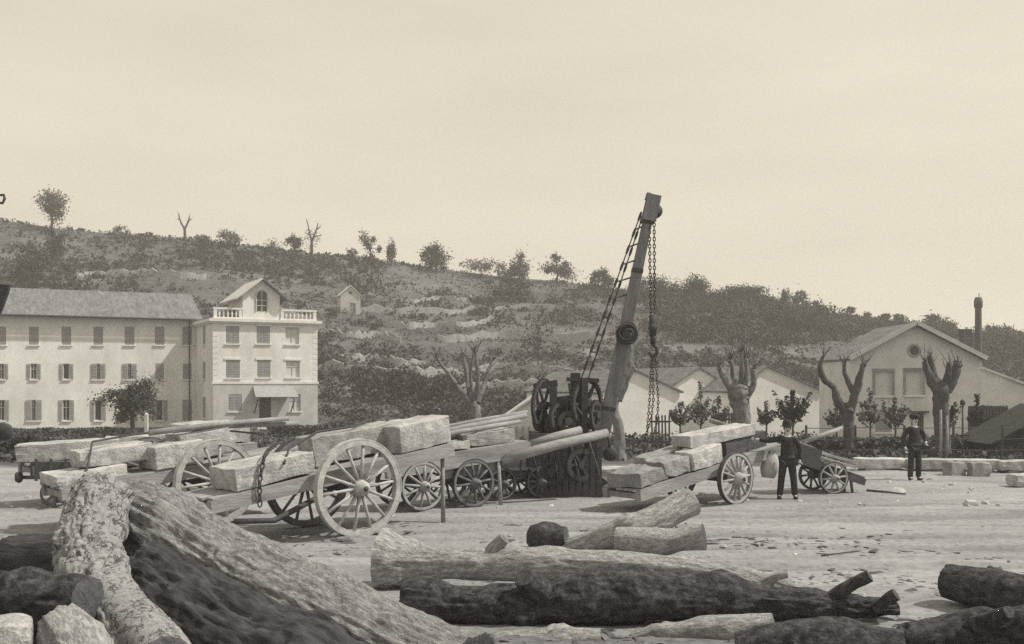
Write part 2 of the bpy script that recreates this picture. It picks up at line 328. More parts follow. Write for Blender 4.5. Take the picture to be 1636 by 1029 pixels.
ny, nx = HX.shape; idx = np.arange(nx * ny).reshape(ny, nx)
Q = np.stack([idx[:-1, :-1], idx[:-1, 1:], idx[1:, 1:], idx[1:, :-1]], -1).reshape(-1, 4)
M['hill'] = mat('dry hillside turf', 0.055, 0.14, 0.06, detail=12, dots=0.5, bscale=1.3, contrast=(0.36, 0.68), stretch=(0.8, 1, 1.5))
tag(obj('hillside', np_mesh('hillside', np.stack([HX, HYY, HZ], -1).reshape(-1, 3), Q, True), M['hill']), 'terraced scrubby hillside sloping down to the right', 'hillside', kind='structure')
def hill_hit(px, py):
    for Y in np.arange(104, 200, 0.5):
        p = at(px, py, Y)
        if hill_z(p.x, p.y) >= p.z: return Vector((p.x, Y, float(hill_z(p.x, Y))))
    p = at(px, py, YR - 1); return Vector((p.x, p.y, float(hill_z(p.x, p.y))))

# ------------------------------------------------------------------ foliage
def leaf_quads(cen, size, flat=0.0):
    """one small bent leaf (quad) at each centre, random facing"""
    n = len(cen); size = np.broadcast_to(size, (n,))
    a = rng.normal(size=(n, 3)); a /= np.linalg.norm(a, axis=1)[:, None]
    b = rng.normal(size=(n, 3)); b -= a * (a * b).sum(1)[:, None]; b /= np.linalg.norm(b, axis=1)[:, None]
    L = size[:, None] * 0.5; W = L * rng.uniform(0.45, 0.8, (n, 1))
    V = np.stack([cen - a * L, cen + b * W - a * L * 0.1, cen + a * L, cen - b * W + a * L * 0.15], 1).reshape(-1, 3)
    return V, np.arange(n * 4).reshape(n, 4)
def crown_points(n, rx, ry, rz, clumps, spread, lumpy=0.25, hollow=0.35, bottom=-0.75):
    """points gathered in clumps spread through an uneven ellipsoid"""
    c = rng.normal(size=(clumps, 3)); c /= np.linalg.norm(c, axis=1)[:, None]
    c *= (hollow + (1 - hollow) * rng.random((clumps, 1)) ** 0.5)
    c[:, 2] = np.maximum(c[:, 2], bottom)
    c *= 1 + lumpy * rng.normal(size=(clumps, 1)) * 0.6
    k = rng.integers(0, clumps, n); p = c[k] + rng.normal(size=(n, 3)) * spread * rng.uniform(0.5, 1.4, (clumps, 1))[k]
    return p * np.array([rx, ry, rz]), c * np.array([rx, ry, rz])
def limbs(mb, base, top, r, tips, n_tips, taper=0.35, bend=0.15, sides=7):
    mid = (base + top) / 2 + Vector((random.uniform(-1, 1), random.uniform(-1, 1), 0)) * bend * (top - base).length * 0.4
    mb.tube([base - Vector((0, 0, 0.3)), base, mid, top], [r * 1.25, r * 1.1, r * 0.85, r * 0.6], sides + 2)
    for t in tips[:n_tips]:
        t = Vector(t); s0 = mid.lerp(top, random.uniform(0.3, 1.0)); m = (s0 + t) / 2 + Vector((0, 0, 0.12 * (t - s0).length))
        mb.tube([s0, m, t], [r * 0.45, r * 0.3, r * 0.08], 5)
def tree(name, loc, h, crown, trunk_h, r, label, cat='tree', group=None, leaf='leaf', n=900, size=0.3, clumps=26, spread=0.17, n_limbs=9, bark='trunk_dark', lumpy=0.25, hollow=0.35):
    """crown = (rx, ry, rz); h = height of the top"""
    o = empty(name, loc, 0, label, cat, group)
    cz = h - crown[2]
    pts, cl = crown_points(n, *crown, clumps, spread, lumpy, hollow); pts[:, 2] += cz; cl[:, 2] += cz
    V, Qd = leaf_quads(pts, size * rng.uniform(0.6, 1.4, len(pts)))
    mb = MB(); tips = [tuple(c * 0.92) for c in cl]
    limbs(mb, Vector((0, 0, 0)), Vector((0, 0, max(trunk_h, cz))), r, tips, n_limbs)
    mb.build('trunk', M[bark], o, True)
    obj('crown', np_mesh('crown', V, Qd), M[leaf], o)
    return o

# scrub over the hillside: nobody could count it
def scatter_scrub():
    VV, QQ, off = [], [], 0
    n = 19000
    X = rng.uniform(-120, 140, n); Y = rng.uniform(104, 205, n)
    d = fbm(X * 0.045, Y * 0.06, 0, 4, 60)
    px = CX + F * X / Y
    wood = np.clip(1 - np.abs(px - 1190) / 190, 0, 1) * np.clip((Y - 150) / 20, 0, 1)
    foot = np.clip((118 - Y) / 10, 0, 1) * np.clip((px - 480) / 60, 0, 1) * np.clip((960 - px) / 60, 0, 1)
    left = np.clip(1 - np.abs(px - 90) / 160, 0, 1) * np.clip((Y - 140) / 20, 0, 1)
    right = np.clip((px - 1540) / 60, 0, 1)
    keep = (1.5 * d + 0.75 * wood + 0.5 * foot + 0.35 * left + 0.6 * right + rng.uniform(-0.4, 0.4, n)) > -0.02
    X, Y, wood, foot, right = X[keep], Y[keep], wood[keep], foot[keep], right[keep]; Z = hill_z(X, Y)
    for x, y, z, wo, fo, ri in zip(X, Y, Z, wood, foot, right):
        s = random.uniform(0.3, 1.0) * (1 + 0.9 * wo * random.random() + 0.5 * fo + 0.5 * ri)
        if y > 190 and wo < 0.3: s *= 0.6
        m = int(34 * min(2.2, s ** 1.3) + 12)
        p, _ = crown_points(m, s * random.uniform(1.0, 1.6), s, s * random.uniform(0.7, 1.1), 6, 0.28, 0.3, 0.3, -0.3)
        V, q = leaf_quads(p + np.array([x, y, z + 0.35 * s]), 0.42 * rng.uniform(0.6, 1.4, m)); VV.append(V); QQ.append(q + off); off += len(V)
    o = obj('hillside_scrub', np_mesh('hillside_scrub', np.concatenate(VV), np.concatenate(QQ)), M['scrub'])
    tag(o, 'dark low scrub scattered over the whole hillside', 'scrub', kind='stuff')
scatter_scrub()

def hill_tufts():
    n = 34000; X = rng.uniform(-115, 125, n); Y = rng.uniform(104, 200, n); k = fbm(X * 0.2, Y * 0.25, 0, 3, 70) + rng.uniform(-0.4, 0.4, n) > 0.0; X, Y = X[k], Y[k]
    c = np.stack([X, Y, hill_z(X, Y) + 0.15], -1); c = np.repeat(c, 3, 0) + rng.normal(0, 0.22, (len(X) * 3, 3)) * np.array([1.4, 1, 0.6])
    V, q = leaf_quads(c, 0.45 * rng.uniform(0.5, 1.3, len(c))); tag(obj('hillside_grass', np_mesh('hillside_grass', V, q), M['tuft']), 'rough grass tufts over the terraced hillside', 'grass', kind='stuff')
M['tuft'] = mat('dry grass tufts', 0.045, 0.14, 0.2, island=0.5)
hill_tufts()
M['wood'] = mat('mixed wood foliage', 0.02, 0.085, 0.22, island=0.45, contrast=(0.38, 0.62))
def hill_wood():
    VV, QQ, off = [], [], 0; r = np.random.default_rng(17)
    X = r.uniform(20, 62, 900); Y = r.uniform(146, 181, 900); px = CX + F * X / Y
    w_ = np.clip((px - 1035) / 40, 0, 1) * np.clip((1345 - px) / 70, 0, 1) * np.clip((Y - 146) / 24, 0.15, 1)
    k = w_ * (0.42 + 1.0 * fbm(X * 0.12, Y * 0.12, 0, 3, 66)) > r.random(900); X, Y = X[k], Y[k]; Z = hill_z(X, Y)
    for x, y, z in zip(X, Y, Z):
        s = random.uniform(0.8, 2.5); m = int(150 * s)
        p, _ = crown_points(m, s * random.uniform(0.9, 1.3), s, s * random.uniform(0.9, 1.25), 12, 0.26, 0.3, 0.3, -0.5)
        V, q = leaf_quads(p + np.array([x, y, z + 0.7 * s]), 0.42 * rng.uniform(0.6, 1.4, m)); VV.append(V); QQ.append(q + off); off += len(V)
    tag(obj('hillside_wood', np_mesh('hillside_wood', np.concatenate(VV), np.concatenate(QQ)), M['wood']), 'dark dense wood on the upper right hillside above the sheds', 'wood', kind='stuff')
hill_wood()
# terrace walls: pale ragged dry-stone bands
def terrace_wall(px0, px1, py, h, label):
    pts = []
    for px in np.linspace(px0, px1, 26):
        p = hill_hit(px, py + 5 * math.sin(px * 0.021) + 3 * math.sin(px * 0.07)); pts.append(p)
    ys = np.array([p.y for p in pts]); ys = np.convolve(np.pad(ys, 3, mode='edge'), np.ones(7) / 7, 'valid')
    o_v, o_f = [], []
    for i, p in enumerate(pts):
        x = p.x; y = ys[i]; z = float(hill_z(x, y)); hh = h * (0.8 + 0.9 * random.random())
        o_v += [(x, y - 0.35, z - 0.8), (x, y - 0.25, z + hh), (x, y + 0.3, z + hh + 0.05), (x, y + 0.5, z - 0.8)]
    for i in range(len(pts) - 1):
        b = i * 4
        for k in range(4): o_f.append((b + k, b + (k + 1) % 4, b + 4 + (k + 1) % 4, b + 4 + k))
    o_f += [(3, 2, 1, 0), tuple(len(o_v) - 4 + k for k in range(4))]
    mb = MB(); mb.quad_faces(o_v, o_f); o = mb.build('terrace_wall', M['rubble'])
    tag(o, label, 'wall', 'dry-stone terrace walls on the hill', 'thing')
terrace_wall(520, 640, 543, 0.7, 'pale broken terrace wall just right of the dormitory roof')
terrace_wall(620, 790, 520, 0.6, 'faint pale terrace wall halfway up the hill, right of the hut')
terrace_wall(800, 950, 566, 0.8, 'pale terrace wall on the slope left of the crane jib')
terrace_wall(690, 940, 600, 0.7, 'long low terrace wall above the bare pollard tree')
terrace_wall(540, 680, 580, 0.6, 'terrace wall right of the pavilion corner, above the dark bushes')
terrace_wall(1080, 1160, 515, 0.6, 'short pale terrace wall below the dark wood, right of the chain')
terrace_wall(640, 760, 478, 0.5, 'small pale wall high on the hill under the ridge bushes')

terrace_wall(700, 1000, 545, 0.9, 'long thin pale terrace wall crossing the slope behind the jib')
terrace_wall(520, 800, 600, 0.8, 'long thin terrace wall across the lower slope right of the pavilion')
terrace_wall(560, 900, 500, 0.7, 'long thin terrace wall across the middle of the hill below the hut')
terrace_wall(700, 930, 628, 0.8, 'lowest terrace wall, behind the bare pale pollard')
terrace_wall(120, 330, 445, 0.7, 'thin terrace wall just above the dormitory wing roof')
# ------------------------------------------------------------------ dormitory
TH = math.radians(27); U = Vector((math.cos(TH), math.sin(TH))); BK = Vector((-math.sin(TH), math.cos(TH)))
PO = Vector(((340 - CX) / F * 92, 92.0))
dorm = empty('dormitory_building', (PO.x, PO.y, -1.5), TH, 'long white three-storey dormitory with balustraded pavilion and tiled wing', 'building')
Z0 = -1.5
def loc_x(px, yb):
    """local x where the column px meets the local plane y = yb"""
    k = (px - CX) / F; o = PO + BK * yb
    return (k * o.y - o.x) / (U.x - k * U.y)
def loc_z(px, py, yb):
    x = loc_x(px, yb); D = PO.y + BK.y * yb + U.y * x
    return EYE - (py - HY) / F * D - Z0
def wall_holes(x0, x1, z0, z1, y, rects, depth=0.22, flip=False, axis='x'):
    """a wall face in the plane y with rectangular openings and their reveals"""
    xs = sorted({x0, x1, *[r[0] for r in rects], *[r[1] for r in rects]}); zs = sorted({z0, z1, *[r[2] for r in rects], *[r[3] for r in rects]})
    mb = MB()
    P = (lambda a, b, c: (a, b, c)) if axis == 'x' else (lambda a, b, c: (b, a, c))
    for a, b in zip(xs, xs[1:]):
        for c, d in zip(zs, zs[1:]):
            mx, mz = (a + b) / 2, (c + d) / 2
            if any(r[0] < mx < r[1] and r[2] < mz < r[3] for r in rects): continue
            mb.quad_faces([P(a, y, c), P(b, y, c), P(b, y, d), P(a, y, d)], [(0, 1, 2, 3)])
    for a, b, c, d in rects:
        e = y + depth
        mb.quad_faces([P(a, y, c), P(b, y, c), P(b, y, d), P(a, y, d), P(a, e, c), P(b, e, c), P(b, e, d), P(a, e, d)], [(0, 4, 5, 1), (1, 5, 6, 2), (2, 6, 7, 3), (3, 7, 4, 0)])
    return mb
def window(parent, r, y, state, axis='x', sh='shutter', sill=True, lintel=False, glass='glass', depth=0.22):
    """r = (x0, x1, z0, z1); state: open, closed, ajar, blind"""
    x0, x1, z0, z1 = r; P = Matrix.Identity(4)
    if axis == 'y': P = Matrix(((0, 1, 0, 0), (1, 0, 0, 0), (0, 0, 1, 0), (0, 0, 0, 1)))
    w_, hh = x1 - x0, z1 - z0; e = y + depth - 0.04; t = 0.07
    fr = MB(); fr.bb(x0, x0 + t, e - 0.06, e, z0, z1); fr.bb(x1 - t, x1, e - 0.06, e, z0, z1); fr.bb(x0 + t, x1 - t, e - 0.06, e, z1 - t, z1); fr.bb(x0 + t, x1 - t, e - 0.06, e, z0, z0 + t)
    if glass: fr.bb((x0 + x1) / 2 - 0.03, (x0 + x1) / 2 + 0.03, e - 0.055, e, z0 + t, z1 - t); fr.bb(x0 + t, (x0 + x1) / 2 - 0.03, e - 0.05, e, z0 + hh * 0.62, z0 + hh * 0.62 + 0.05); fr.bb((x0 + x1) / 2 + 0.03, x1 - t, e - 0.05, e, z0 + hh * 0.62, z0 + hh * 0.62 + 0.05)
    wo = fr.xf(P).build('window', M['frame'], parent)
    MB().bb(x0 + 0.01, x1 - 0.01, e + 0.002, e + 0.03, z0 + 0.01, z1 - 0.01).xf(P).build('pane', M['glass' if state != 'blind' else 'shutter_pale'], wo)
    if sill: MB().bb(x0 - 0.12, x1 + 0.12, y - 0.12, y + 0.1, z0 - 0.12, z0 - 0.002).xf(P).build('sill', M['trim'], wo)
    if lintel: MB().bb(x0 - 0.15, x1 + 0.15, y - 0.07, y + 0.05, z1 + 0.002, z1 + 0.16).xf(P).build('lintel', M['trim'], wo)
    def shut(a, b, ya, yb):
        mb = MB().bb(a, b, ya, yb, z0 + 0.01, z1 - 0.01)
        for k in range(9):
            z = z0 + 0.12 + (hh - 0.24) * (k + 0.5) / 9; mb.bb(a + 0.06, b - 0.06, ya - 0.022, ya - 0.002, z - 0.035, z + 0.035)
        mb.xf(P).build('shutter', M[sh], wo)
    if state == 'open':
        shut(x0 - w_ / 2 - 0.02, x0 - 0.02, y - 0.06, y - 0.015); shut(x1 + 0.02, x1 + w_ / 2 + 0.02, y - 0.06, y - 0.015)
    elif state == 'closed':
        shut(x0 + 0.01, x0 + w_ / 2 - 0.005, y + 0.03, y + 0.08); shut(x0 + w_ / 2 + 0.005, x1 - 0.01, y + 0.03, y + 0.08)
    elif state == 'ajar':
        shut(x0 - 0.1, x0 + w_ * 0.38, y - 0.08, y - 0.03); shut(x1 - w_ * 0.38, x1 + 0.1, y - 0.08, y - 0.03)
    return wo
ztop = 8.0 - Z0; zmid = EYE - Z0
PW = 9.29
def prect(pxa, pxb, pya, pyb, yb=0.0): return (loc_x(pxa, yb), loc_x(pxb, yb), loc_z((pxa + pxb) / 2, pyb, yb), loc_z((pxa + pxb) / 2, pya, yb))
upper = [prect(361, 382, 521, 549), prect(410, 431, 521, 549), prect(456, 478, 523, 550), prect(361, 383, 575, 604), prect(411, 432, 575, 603), prect(457, 479, 576, 603)]
lower = [prect(365, 386, 630, 657), prect(462, 480, 630, 657)]
doorr = prect(414, 433, 635, 676); doorr = (doorr[0], doorr[1], 0.25, doorr[3])
wall_holes(0, PW, zmid, ztop, 0.0, upper).build('wall', M['plaster'], dorm)
wall_holes(0, PW, -0.6, zmid, -0.05, lower + [doorr]).build('plinth_wall', M['plaster_low'], dorm)
for r, s in zip(upper, ['closed', 'closed', 'blind', 'closed', 'closed', 'blind']): window(dorm, r, 0.0, s, lintel=True)
for r, s in zip(lower, ['closed', 'blind']): window(dorm, r, -0.05, s)
d_ = MB().bb(doorr[0], doorr[1], 0.1, 0.16, doorr[2], doorr[3]).build('door', M['door'], dorm)
MB().bb(doorr[1] - 0.2, doorr[1] - 0.14, 0.04, 0.1, 1.25, 1.4).build('handle', M['iron'], d_)
MB().bb(doorr[0] - 0.3, doorr[1] + 0.3, -0.6, -0.06, 0.0, 0.25).build('door_step', M['trim'], dorm)
# the other walls of the pavilion
rw = MB(); rw.quad_faces([(PW, 0, -0.6), (PW, 9, -0.6), (PW, 9, ztop), (PW, 0, ztop)], [(0, 1, 2, 3)]); rw.quad_faces([(0, 9, -0.6), (PW, 9, -0.6), (PW, 9, ztop), (0, 9, ztop)], [(3, 2, 1, 0)]); rw.build('wall', M['plaster'], dorm)
rets = [(3.2, 4.5, loc_z(322, b, 4), loc_z(322, a, 4)) for a, b in ((521, 551), (578, 606), (634, 668))]
wall_holes(0, 9, -0.6, ztop, 0.0, rets, axis='y').build('wall', M['plaster'], dorm)
for r in rets: window(dorm, r, 0.0, 'closed', axis='y')
MB().bb(-0.1, PW + 0.1, -0.1, 0.02, zmid - 0.08, zmid + 0.12).build('string_course', M['trim'], dorm)
co = MB(); co.bb(-0.35, PW + 0.35, -0.35, 9.3, ztop + 0.002, ztop + 0.25); co.bb(-0.2, PW + 0.2, -0.2, 9.2, ztop - 0.14, ztop + 0.0); co.build('cornice', M['trim'], dorm)
for k in range(11): MB().bb(PW - 0.42, PW + 0.008, -0.012, 0.03, zmid + 0.2 + k * 0.48, zmid + 0.2 + k * 0.48 + 0.3).build('quoin', M['trim'], dorm)
for k in range(11): MB().bb(-0.008, 0.42, -0.012, 0.03, zmid + 0.2 + k * 0.48, zmid + 0.2 + k * 0.48 + 0.3).build('quoin', M['trim'], dorm)
# dormer block and balustrade
zb = ztop + 0.25; dx0, dx1 = loc_x(388, 0.1), loc_x(447, 0.1); zd = 10.45 - Z0; zpk = 11.75 - Z0; dxm = (dx0 + dx1) / 2
wr = prect(409, 427, 468, 497, 0.1)
dm = wall_holes(dx0, dx1, zb, zd, 0.1, [(wr[0], wr[1], wr[2], zd - 0.02)])
dm.quad_faces([(dx0, 0.1, zd), (dx1, 0.1, zd), (dxm, 0.1, zpk)], [(0, 1, 2)])
dm.quad_faces([(dx0, 0.1, zb), (dx0, 6, zb), (dx0, 6, zd), (dx0, 0.1, zd)], [(3, 2, 1, 0)]); dm.quad_faces([(dx1, 0.1, zb), (dx1, 6, zb), (dx1, 6, zd), (dx1, 0.1, zd)], [(0, 1, 2, 3)])
dw = dm.build('dormer_wall', M['plaster'], dorm)
aw = MB(); wc = (wr[0] + wr[1]) / 2; wrad = (wr[1] - wr[0]) / 2
prof = [(wr[0], wr[2]), (wr[1], wr[2])] + [(wc + wrad * math.cos(a), zd - 0.1 + wrad * math.sin(a)) for a in np.linspace(0, math.pi, 11)]
aw.quad_faces([(x, 0.07, z) for x, z in prof] , [tuple(range(len(prof)))]); aw.quad_faces([(x, 0.15, z) for x, z in prof], [tuple(reversed(range(len(prof))))])
awo = aw.build('arched_window', M['glass'], dorm)
ab = MB(); ab.tube([(x, 0.05, z) for x, z in prof[1:] + [prof[0]]], 0.06, 6); ab.bb(wc - 0.03, wc + 0.03, 0.03, 0.06, wr[2], zd + wrad - 0.12)
for k in (0.33, 0.66): ab.bb(wr[0], wr[1], 0.03, 0.062, wr[2] + (zd - wr[2]) * k - 0.03, wr[2] + (zd - wr[2]) * k + 0.03)
ab.build('window_frame', M['frame'], awo)
def slab(mb, quad, t=0.12):
    q = [Vector(p) for p in quad]; n = (q[1] - q[0]).cross(q[3] - q[0]).normalized() * t
    mb.quad_faces(list(q) + [p - n for p in q], [(0, 1, 2, 3), (7, 6, 5, 4), (0, 4, 5, 1), (1, 5, 6, 2), (2, 6, 7, 3), (3, 7, 4, 0)]); return mb
ov = 0.75; sl = (zpk - zd) / (dxm - dx0)
dr = MB(); slab(dr, [(dx0 - 1.5, -0.5, zd - 1.5 * sl * 0.55 + 0.1), (dxm, -0.5, zpk + 0.18), (dxm, 6.5, zpk + 0.18), (dx0 - 1.5, 6.5, zd - 1.5 * sl * 0.55 + 0.1)][::-1] if False else [(dx0 - ov, -0.5, zd - ov * sl + 0.18), (dxm, -0.5, zpk + 0.18), (dxm, 6.5, zpk + 0.18), (dx0 - ov, 6.5, zd - ov * sl + 0.18)])
dr.build('dormer_roof', M['roof_pale'], dorm)
dr = MB(); slab(dr, [(dxm + 0.01, -0.5, zpk + 0.18), (dx1 + ov, -0.5, zd - ov * sl + 0.18), (dx1 + ov, 6.5, zd - ov * sl + 0.18), (dxm + 0.01, 6.5, zpk + 0.18)])
dr.build('dormer_roof', M['roof_tile'], dorm)
for a, b in ((0.05, dx0 - 0.02), (dx1 + 0.02, PW - 0.05)):
    bs_ = MB(); bs_.bb(a, b, 0.0, 0.3, zb + 0.002, zb + 0.14); bs_.bb(a, b, 0.0, 0.3, zb + 0.82, zb + 0.98)
    bo = bs_.build('balustrade', M['trim'], dorm)
    n = int((b - a) / 0.34)
    for k in range(n):
        x = a + (b - a) * (k + 0.5) / n
        if k in (0, n - 1): MB().bb(x - 0.14, x + 0.14, 0.02, 0.28, zb + 0.142, zb + 0.818).build('pier', M['trim'], bo)
        else: MB().lathe([(0.07, zb + 0.142), (0.05, zb + 0.22), (0.1, zb + 0.42), (0.05, zb + 0.65), (0.07, zb + 0.818)], 8, c=(x, 0.15, 0)).build('baluster', M['trim'], bo)
pr = MB(); a0 = 0.7; zr2 = zb + 1.75
pr.quad_faces([(a0, a0, zb + 0.1), (PW + 0.2, a0, zb + 0.1), (PW + 0.2, 9.2, zb + 0.1), (a0, 9.2, zb + 0.1), (3.2, 4.6, zr2), (PW - 2.8, 4.6, zr2)], [(0, 1, 5, 4), (1, 2, 5), (2, 3, 4, 5), (3, 0, 4)])
pr.build('hip_roof', M['roof_tile'], dorm)
cn = MB(); slab(cn, [(loc_x(402, 0) , -1.5, loc_z(400, 634, -1.2)), (loc_x(470, 0), -1.5, loc_z(470, 634, -1.2)), (loc_x(468, 0), -0.06, loc_z(400, 617, 0)), (loc_x(404, 0), -0.06, loc_z(400, 617, 0))], 0.08)
cn = cn.build('porch_canopy', M['shutter'], dorm)
for x in (loc_x(406, 0), loc_x(464, 0)):
    MB().beam((x, -1.4, loc_z(400, 637, -1.2) - 0.05), (x, -0.07, loc_z(400, 660, 0)), 0.08, 0.08).build('bracket', M['timber_dark'], cn)
# wing
WY = 8.0; wx0 = -21.0; we = 8.55 - Z0; wbot = -0.9
cols = [-52, 2, 54, 106, 157, 207, 255, 299]
rows = [(522, 551, 19), (581, 606, 17), (639, 672, 19)]
st = {0: ['closed'] * 8, 1: ['open', 'open', 'open', 'open', 'ajar', 'ajar', 'closed', 'closed'], 2: ['open', 'open', 'ajar', 'open', 'open', 'open', 'open', 'closed']}
rects, stt = [], []
for ri, (ya, yb2, wd) in enumerate(rows):
    for ci, cpx in enumerate(cols):
        ww = wd * (0.8 if st[ri][ci] == 'closed' else 0.62)
        if st[ri][ci] == 'ajar': ww = wd * 1.1
        r = prect(cpx - ww / 2, cpx + ww / 2, ya, yb2, WY); rects.append(r); stt.append(st[ri][ci])
wf = wall_holes(wx0, -0.004, wbot, we, WY, rects); wf.quad_faces([(wx0, WY, wbot), (wx0, WY + 11, wbot), (wx0, WY + 11, we), (wx0, WY, we)], [(3, 2, 1, 0)]); wf.build('wing_wall', M['plaster'], dorm)
for k_, (r, s) in enumerate(zip(rects, stt)): window(dorm, r, WY, s, glass=None if k_ in (11, 20, 22) else 'glass')
wr_ = MB(); zrg = 11.35 - Z0
slab(wr_, [(wx0 - 0.6, WY - 0.7, we + 0.02), (0.6, WY - 0.7, we + 0.02), (0.6, WY + 5.6, zrg), (wx0 + 4.2, WY + 5.6, zrg)], 0.15)
wr_.quad_faces([(wx0 - 0.6, WY - 0.7, we + 0.0), (wx0 + 4.2, WY + 5.6, zrg), (wx0 - 0.6, WY + 11.6, we)], [(2, 1, 0)])
wr_.quad_faces([(wx0 + 4.2, WY + 5.6, zrg), (0.6, WY + 5.6, zrg), (0.6, WY + 11.6, we), (wx0 - 0.6, WY + 11.6, we)], [(0, 1, 2, 3)])
wr_.build('wing_roof', M['roof_tile'], dorm)
MB().tube([(wx0 - 0.5, WY - 0.78, we - 0.05), (-0.05, WY - 0.78, we - 0.05)], 0.09, 8).build('gutter', M['iron'], dorm)
MB().tube([(-0.55, WY - 0.1, we - 0.1), (-0.55, WY - 0.1, wbot)], 0.06, 8).build('downpipe', M['iron'], dorm)

# ------------------------------------------------------------------ hut on the hill
hp = hill_hit(560, 503)
hut = empty('hill_hut', hp, math.radians(18), 'small pale square hut with gable standing on the hillside', 'hut')
s_ = F / hp.y; hw, hh = 32 / s_, 30 / s_; hk = 45 / s_
hm = wall_holes(-hw / 2, hw / 2, -0.6, hh, 0, [(-0.1, 0.75, 0.0, 1.6)], 0.15)
hm.quad_faces([(-hw / 2, 0, hh), (hw / 2, 0, hh), (0, 0, hk)], [(0, 1, 2)])
hm.quad_faces([(-hw / 2, 0, -0.6), (-hw / 2, 3, -0.6), (-hw / 2, 3, hh), (-hw / 2, 0, hh)], [(3, 2, 1, 0)]); hm.quad_faces([(hw / 2, 0, -0.6), (hw / 2, 3, -0.6), (hw / 2, 3, hh), (hw / 2, 0, hh)], [(0, 1, 2, 3)])
hm.build('wall', M['plaster_low'], hut)
MB().bb(-0.1, 0.75, 0.12, 0.16, 0, 1.6).build('door', M['shutter'], hut)
MB().lathe([(0, -0.02), (0.22, -0.02), (0.22, 0.05)], 12, 'y', (0, 0, hh + 0.35)).build('round_window', M['door'], hut)
hr = MB(); slab(hr, [(-hw / 2 - 0.25, -0.2, hh - 0.1), (0, -0.2, hk + 0.1), (0, 3.2, hk + 0.1), (-hw / 2 - 0.25, 3.2, hh - 0.1)], 0.1); slab(hr, [(0.005, -0.2, hk + 0.1), (hw / 2 + 0.25, -0.2, hh - 0.1), (hw / 2 + 0.25, 3.2, hh - 0.1), (0.005, 3.2, hk + 0.1)], 0.1); hr.build('roof', M['roof_pale'], hut)

# ------------------------------------------------------------------ sheds, gabled house, chimney
def shed(px0, px1, pxa, pye, pya, D, depth, label, mt='plaster_shed', roof='roof_tile', eave=0.25, rz=math.radians(17)):
    a, b, k = at(px0, pye, D), at(px1, pye, D), at(pxa, pya, D); gz = float(base_z(D))
    o = empty('factory_shed', (a.x, D, gz), rz, label, 'shed', 'white gabled sheds')
    W = b.x - a.x; ax = k.x - a.x; ze = a.z - gz; zk = k.z - gz
    mb = MB(); mb.quad_faces([(0, 0, -0.5), (W, 0, -0.5), (W, 0, ze), (ax, 0, zk), (0, 0, ze)], [(0, 1, 2, 3, 4)]); mb.quad_faces([(0, depth, -0.5), (W, depth, -0.5), (W, depth, ze), (ax, depth, zk), (0, depth, ze)], [(4, 3, 2, 1, 0)])
    mb.quad_faces([(0, 0, -0.5), (0, depth, -0.5), (0, depth, ze), (0, 0, ze)], [(3, 2, 1, 0)]); mb.quad_faces([(W, 0, -0.5), (W, depth, -0.5), (W, depth, ze), (W, 0, ze)], [(0, 1, 2, 3)])
    mb.build('wall', M[mt], o)
    sl1 = (zk - ze) / max(0.1, ax); sl2 = (zk - ze) / max(0.1, W - ax)
    r = MB(); slab(r, [(-eave, -0.18, ze - eave * sl1 + 0.1), (ax, -0.18, zk + 0.1), (ax, depth + 0.2, zk + 0.1), (-eave, depth + 0.2, ze - eave * sl1 + 0.1)], 0.1); r.build('roof_slope', M[roof], o)
    r = MB(); slab(r, [(ax + 0.006, -0.18, zk + 0.1), (W + eave, -0.18, ze - eave * sl2 + 0.1), (W + eave, depth + 0.2, ze - eave * sl2 + 0.1), (ax + 0.006, depth + 0.2, zk + 0.1)], 0.1); r.build('roof_slope', M[roof], o)
    return o
shed(962, 1098, 1018, 626, 592, 69.0, 16, 'white gabled shed directly behind the crane jib')
shed(1062, 1190, 1122, 624, 588, 73.5, 16, 'white gabled shed behind the young trees, middle of the three')
shed(1172, 1332, 1231, 624, 586, 70.0, 16, 'white gabled shed behind the dense dark young tree, next to the house')
ls = shed(806, 880, 858, 668, 632, 58.0, 5, 'low pale-roofed lean-to seen left of the crane winch', 'plaster_grey', 'roof_pale', rz=0.0)
for k in range(7):
    MB().bb(0.25 + k * 0.34, 0.37 + k * 0.34, -0.4, -0.3, -0.5, 0.95).build('post', M['timber'], ls)

HD = 62.0; ha, hb_, hk_ = at(1358, 574, HD), at(1568, 574, HD), at(1460, 519, HD); hz = float(base_z(HD))
house = empty('gabled_house', (ha.x, HD, hz), 0, 'grey plastered house with broad gable, round attic window and blind windows', 'house')
W = hb_.x - ha.x; ze = ha.z - hz; zk = hk_.z - hz; ax = hk_.x - ha.x
def hrect(pa, pb, ya, yb2): A, B = at(pa, ya, HD), at(pb, yb2, HD); return (A.x - ha.x, B.x - ha.x, B.z - hz, A.z - hz)
hw1, hw2 = hrect(1398, 1425, 593, 632), hrect(1447, 1474, 592, 631); hd = hrect(1456, 1476, 660, 706); hd = (hd[0], hd[1], 0.0, hd[3])
hl = hrect(1398, 1425, 655, 690)
hm = wall_holes(0, W, -0.5, ze, 0, [hw1, hw2, hd, hl], 0.18)
hm.quad_faces([(0, 0, ze), (W, 0, ze), (ax, 0, zk)], [(0, 1, 2)]); dp = 6.2
hm.quad_faces([(0, 0, -0.5), (0, dp, -0.5), (0, dp, ze), (0, 0, ze)], [(3, 2, 1, 0)]); hm.quad_faces([(W, 0, -0.5), (W, dp, -0.5), (W, dp, ze), (W, 0, ze)], [(0, 1, 2, 3)]); hm.quad_faces([(0, dp, -0.5), (W, dp, -0.5), (W, dp, ze), (ax, dp, zk), (0, dp, ze)], [(4, 3, 2, 1, 0)])
hm.build('wall', M['plaster_grey'], house)
for r in (hw1, hw2): window(house, r, 0, 'blind', glass=None, depth=0.18)
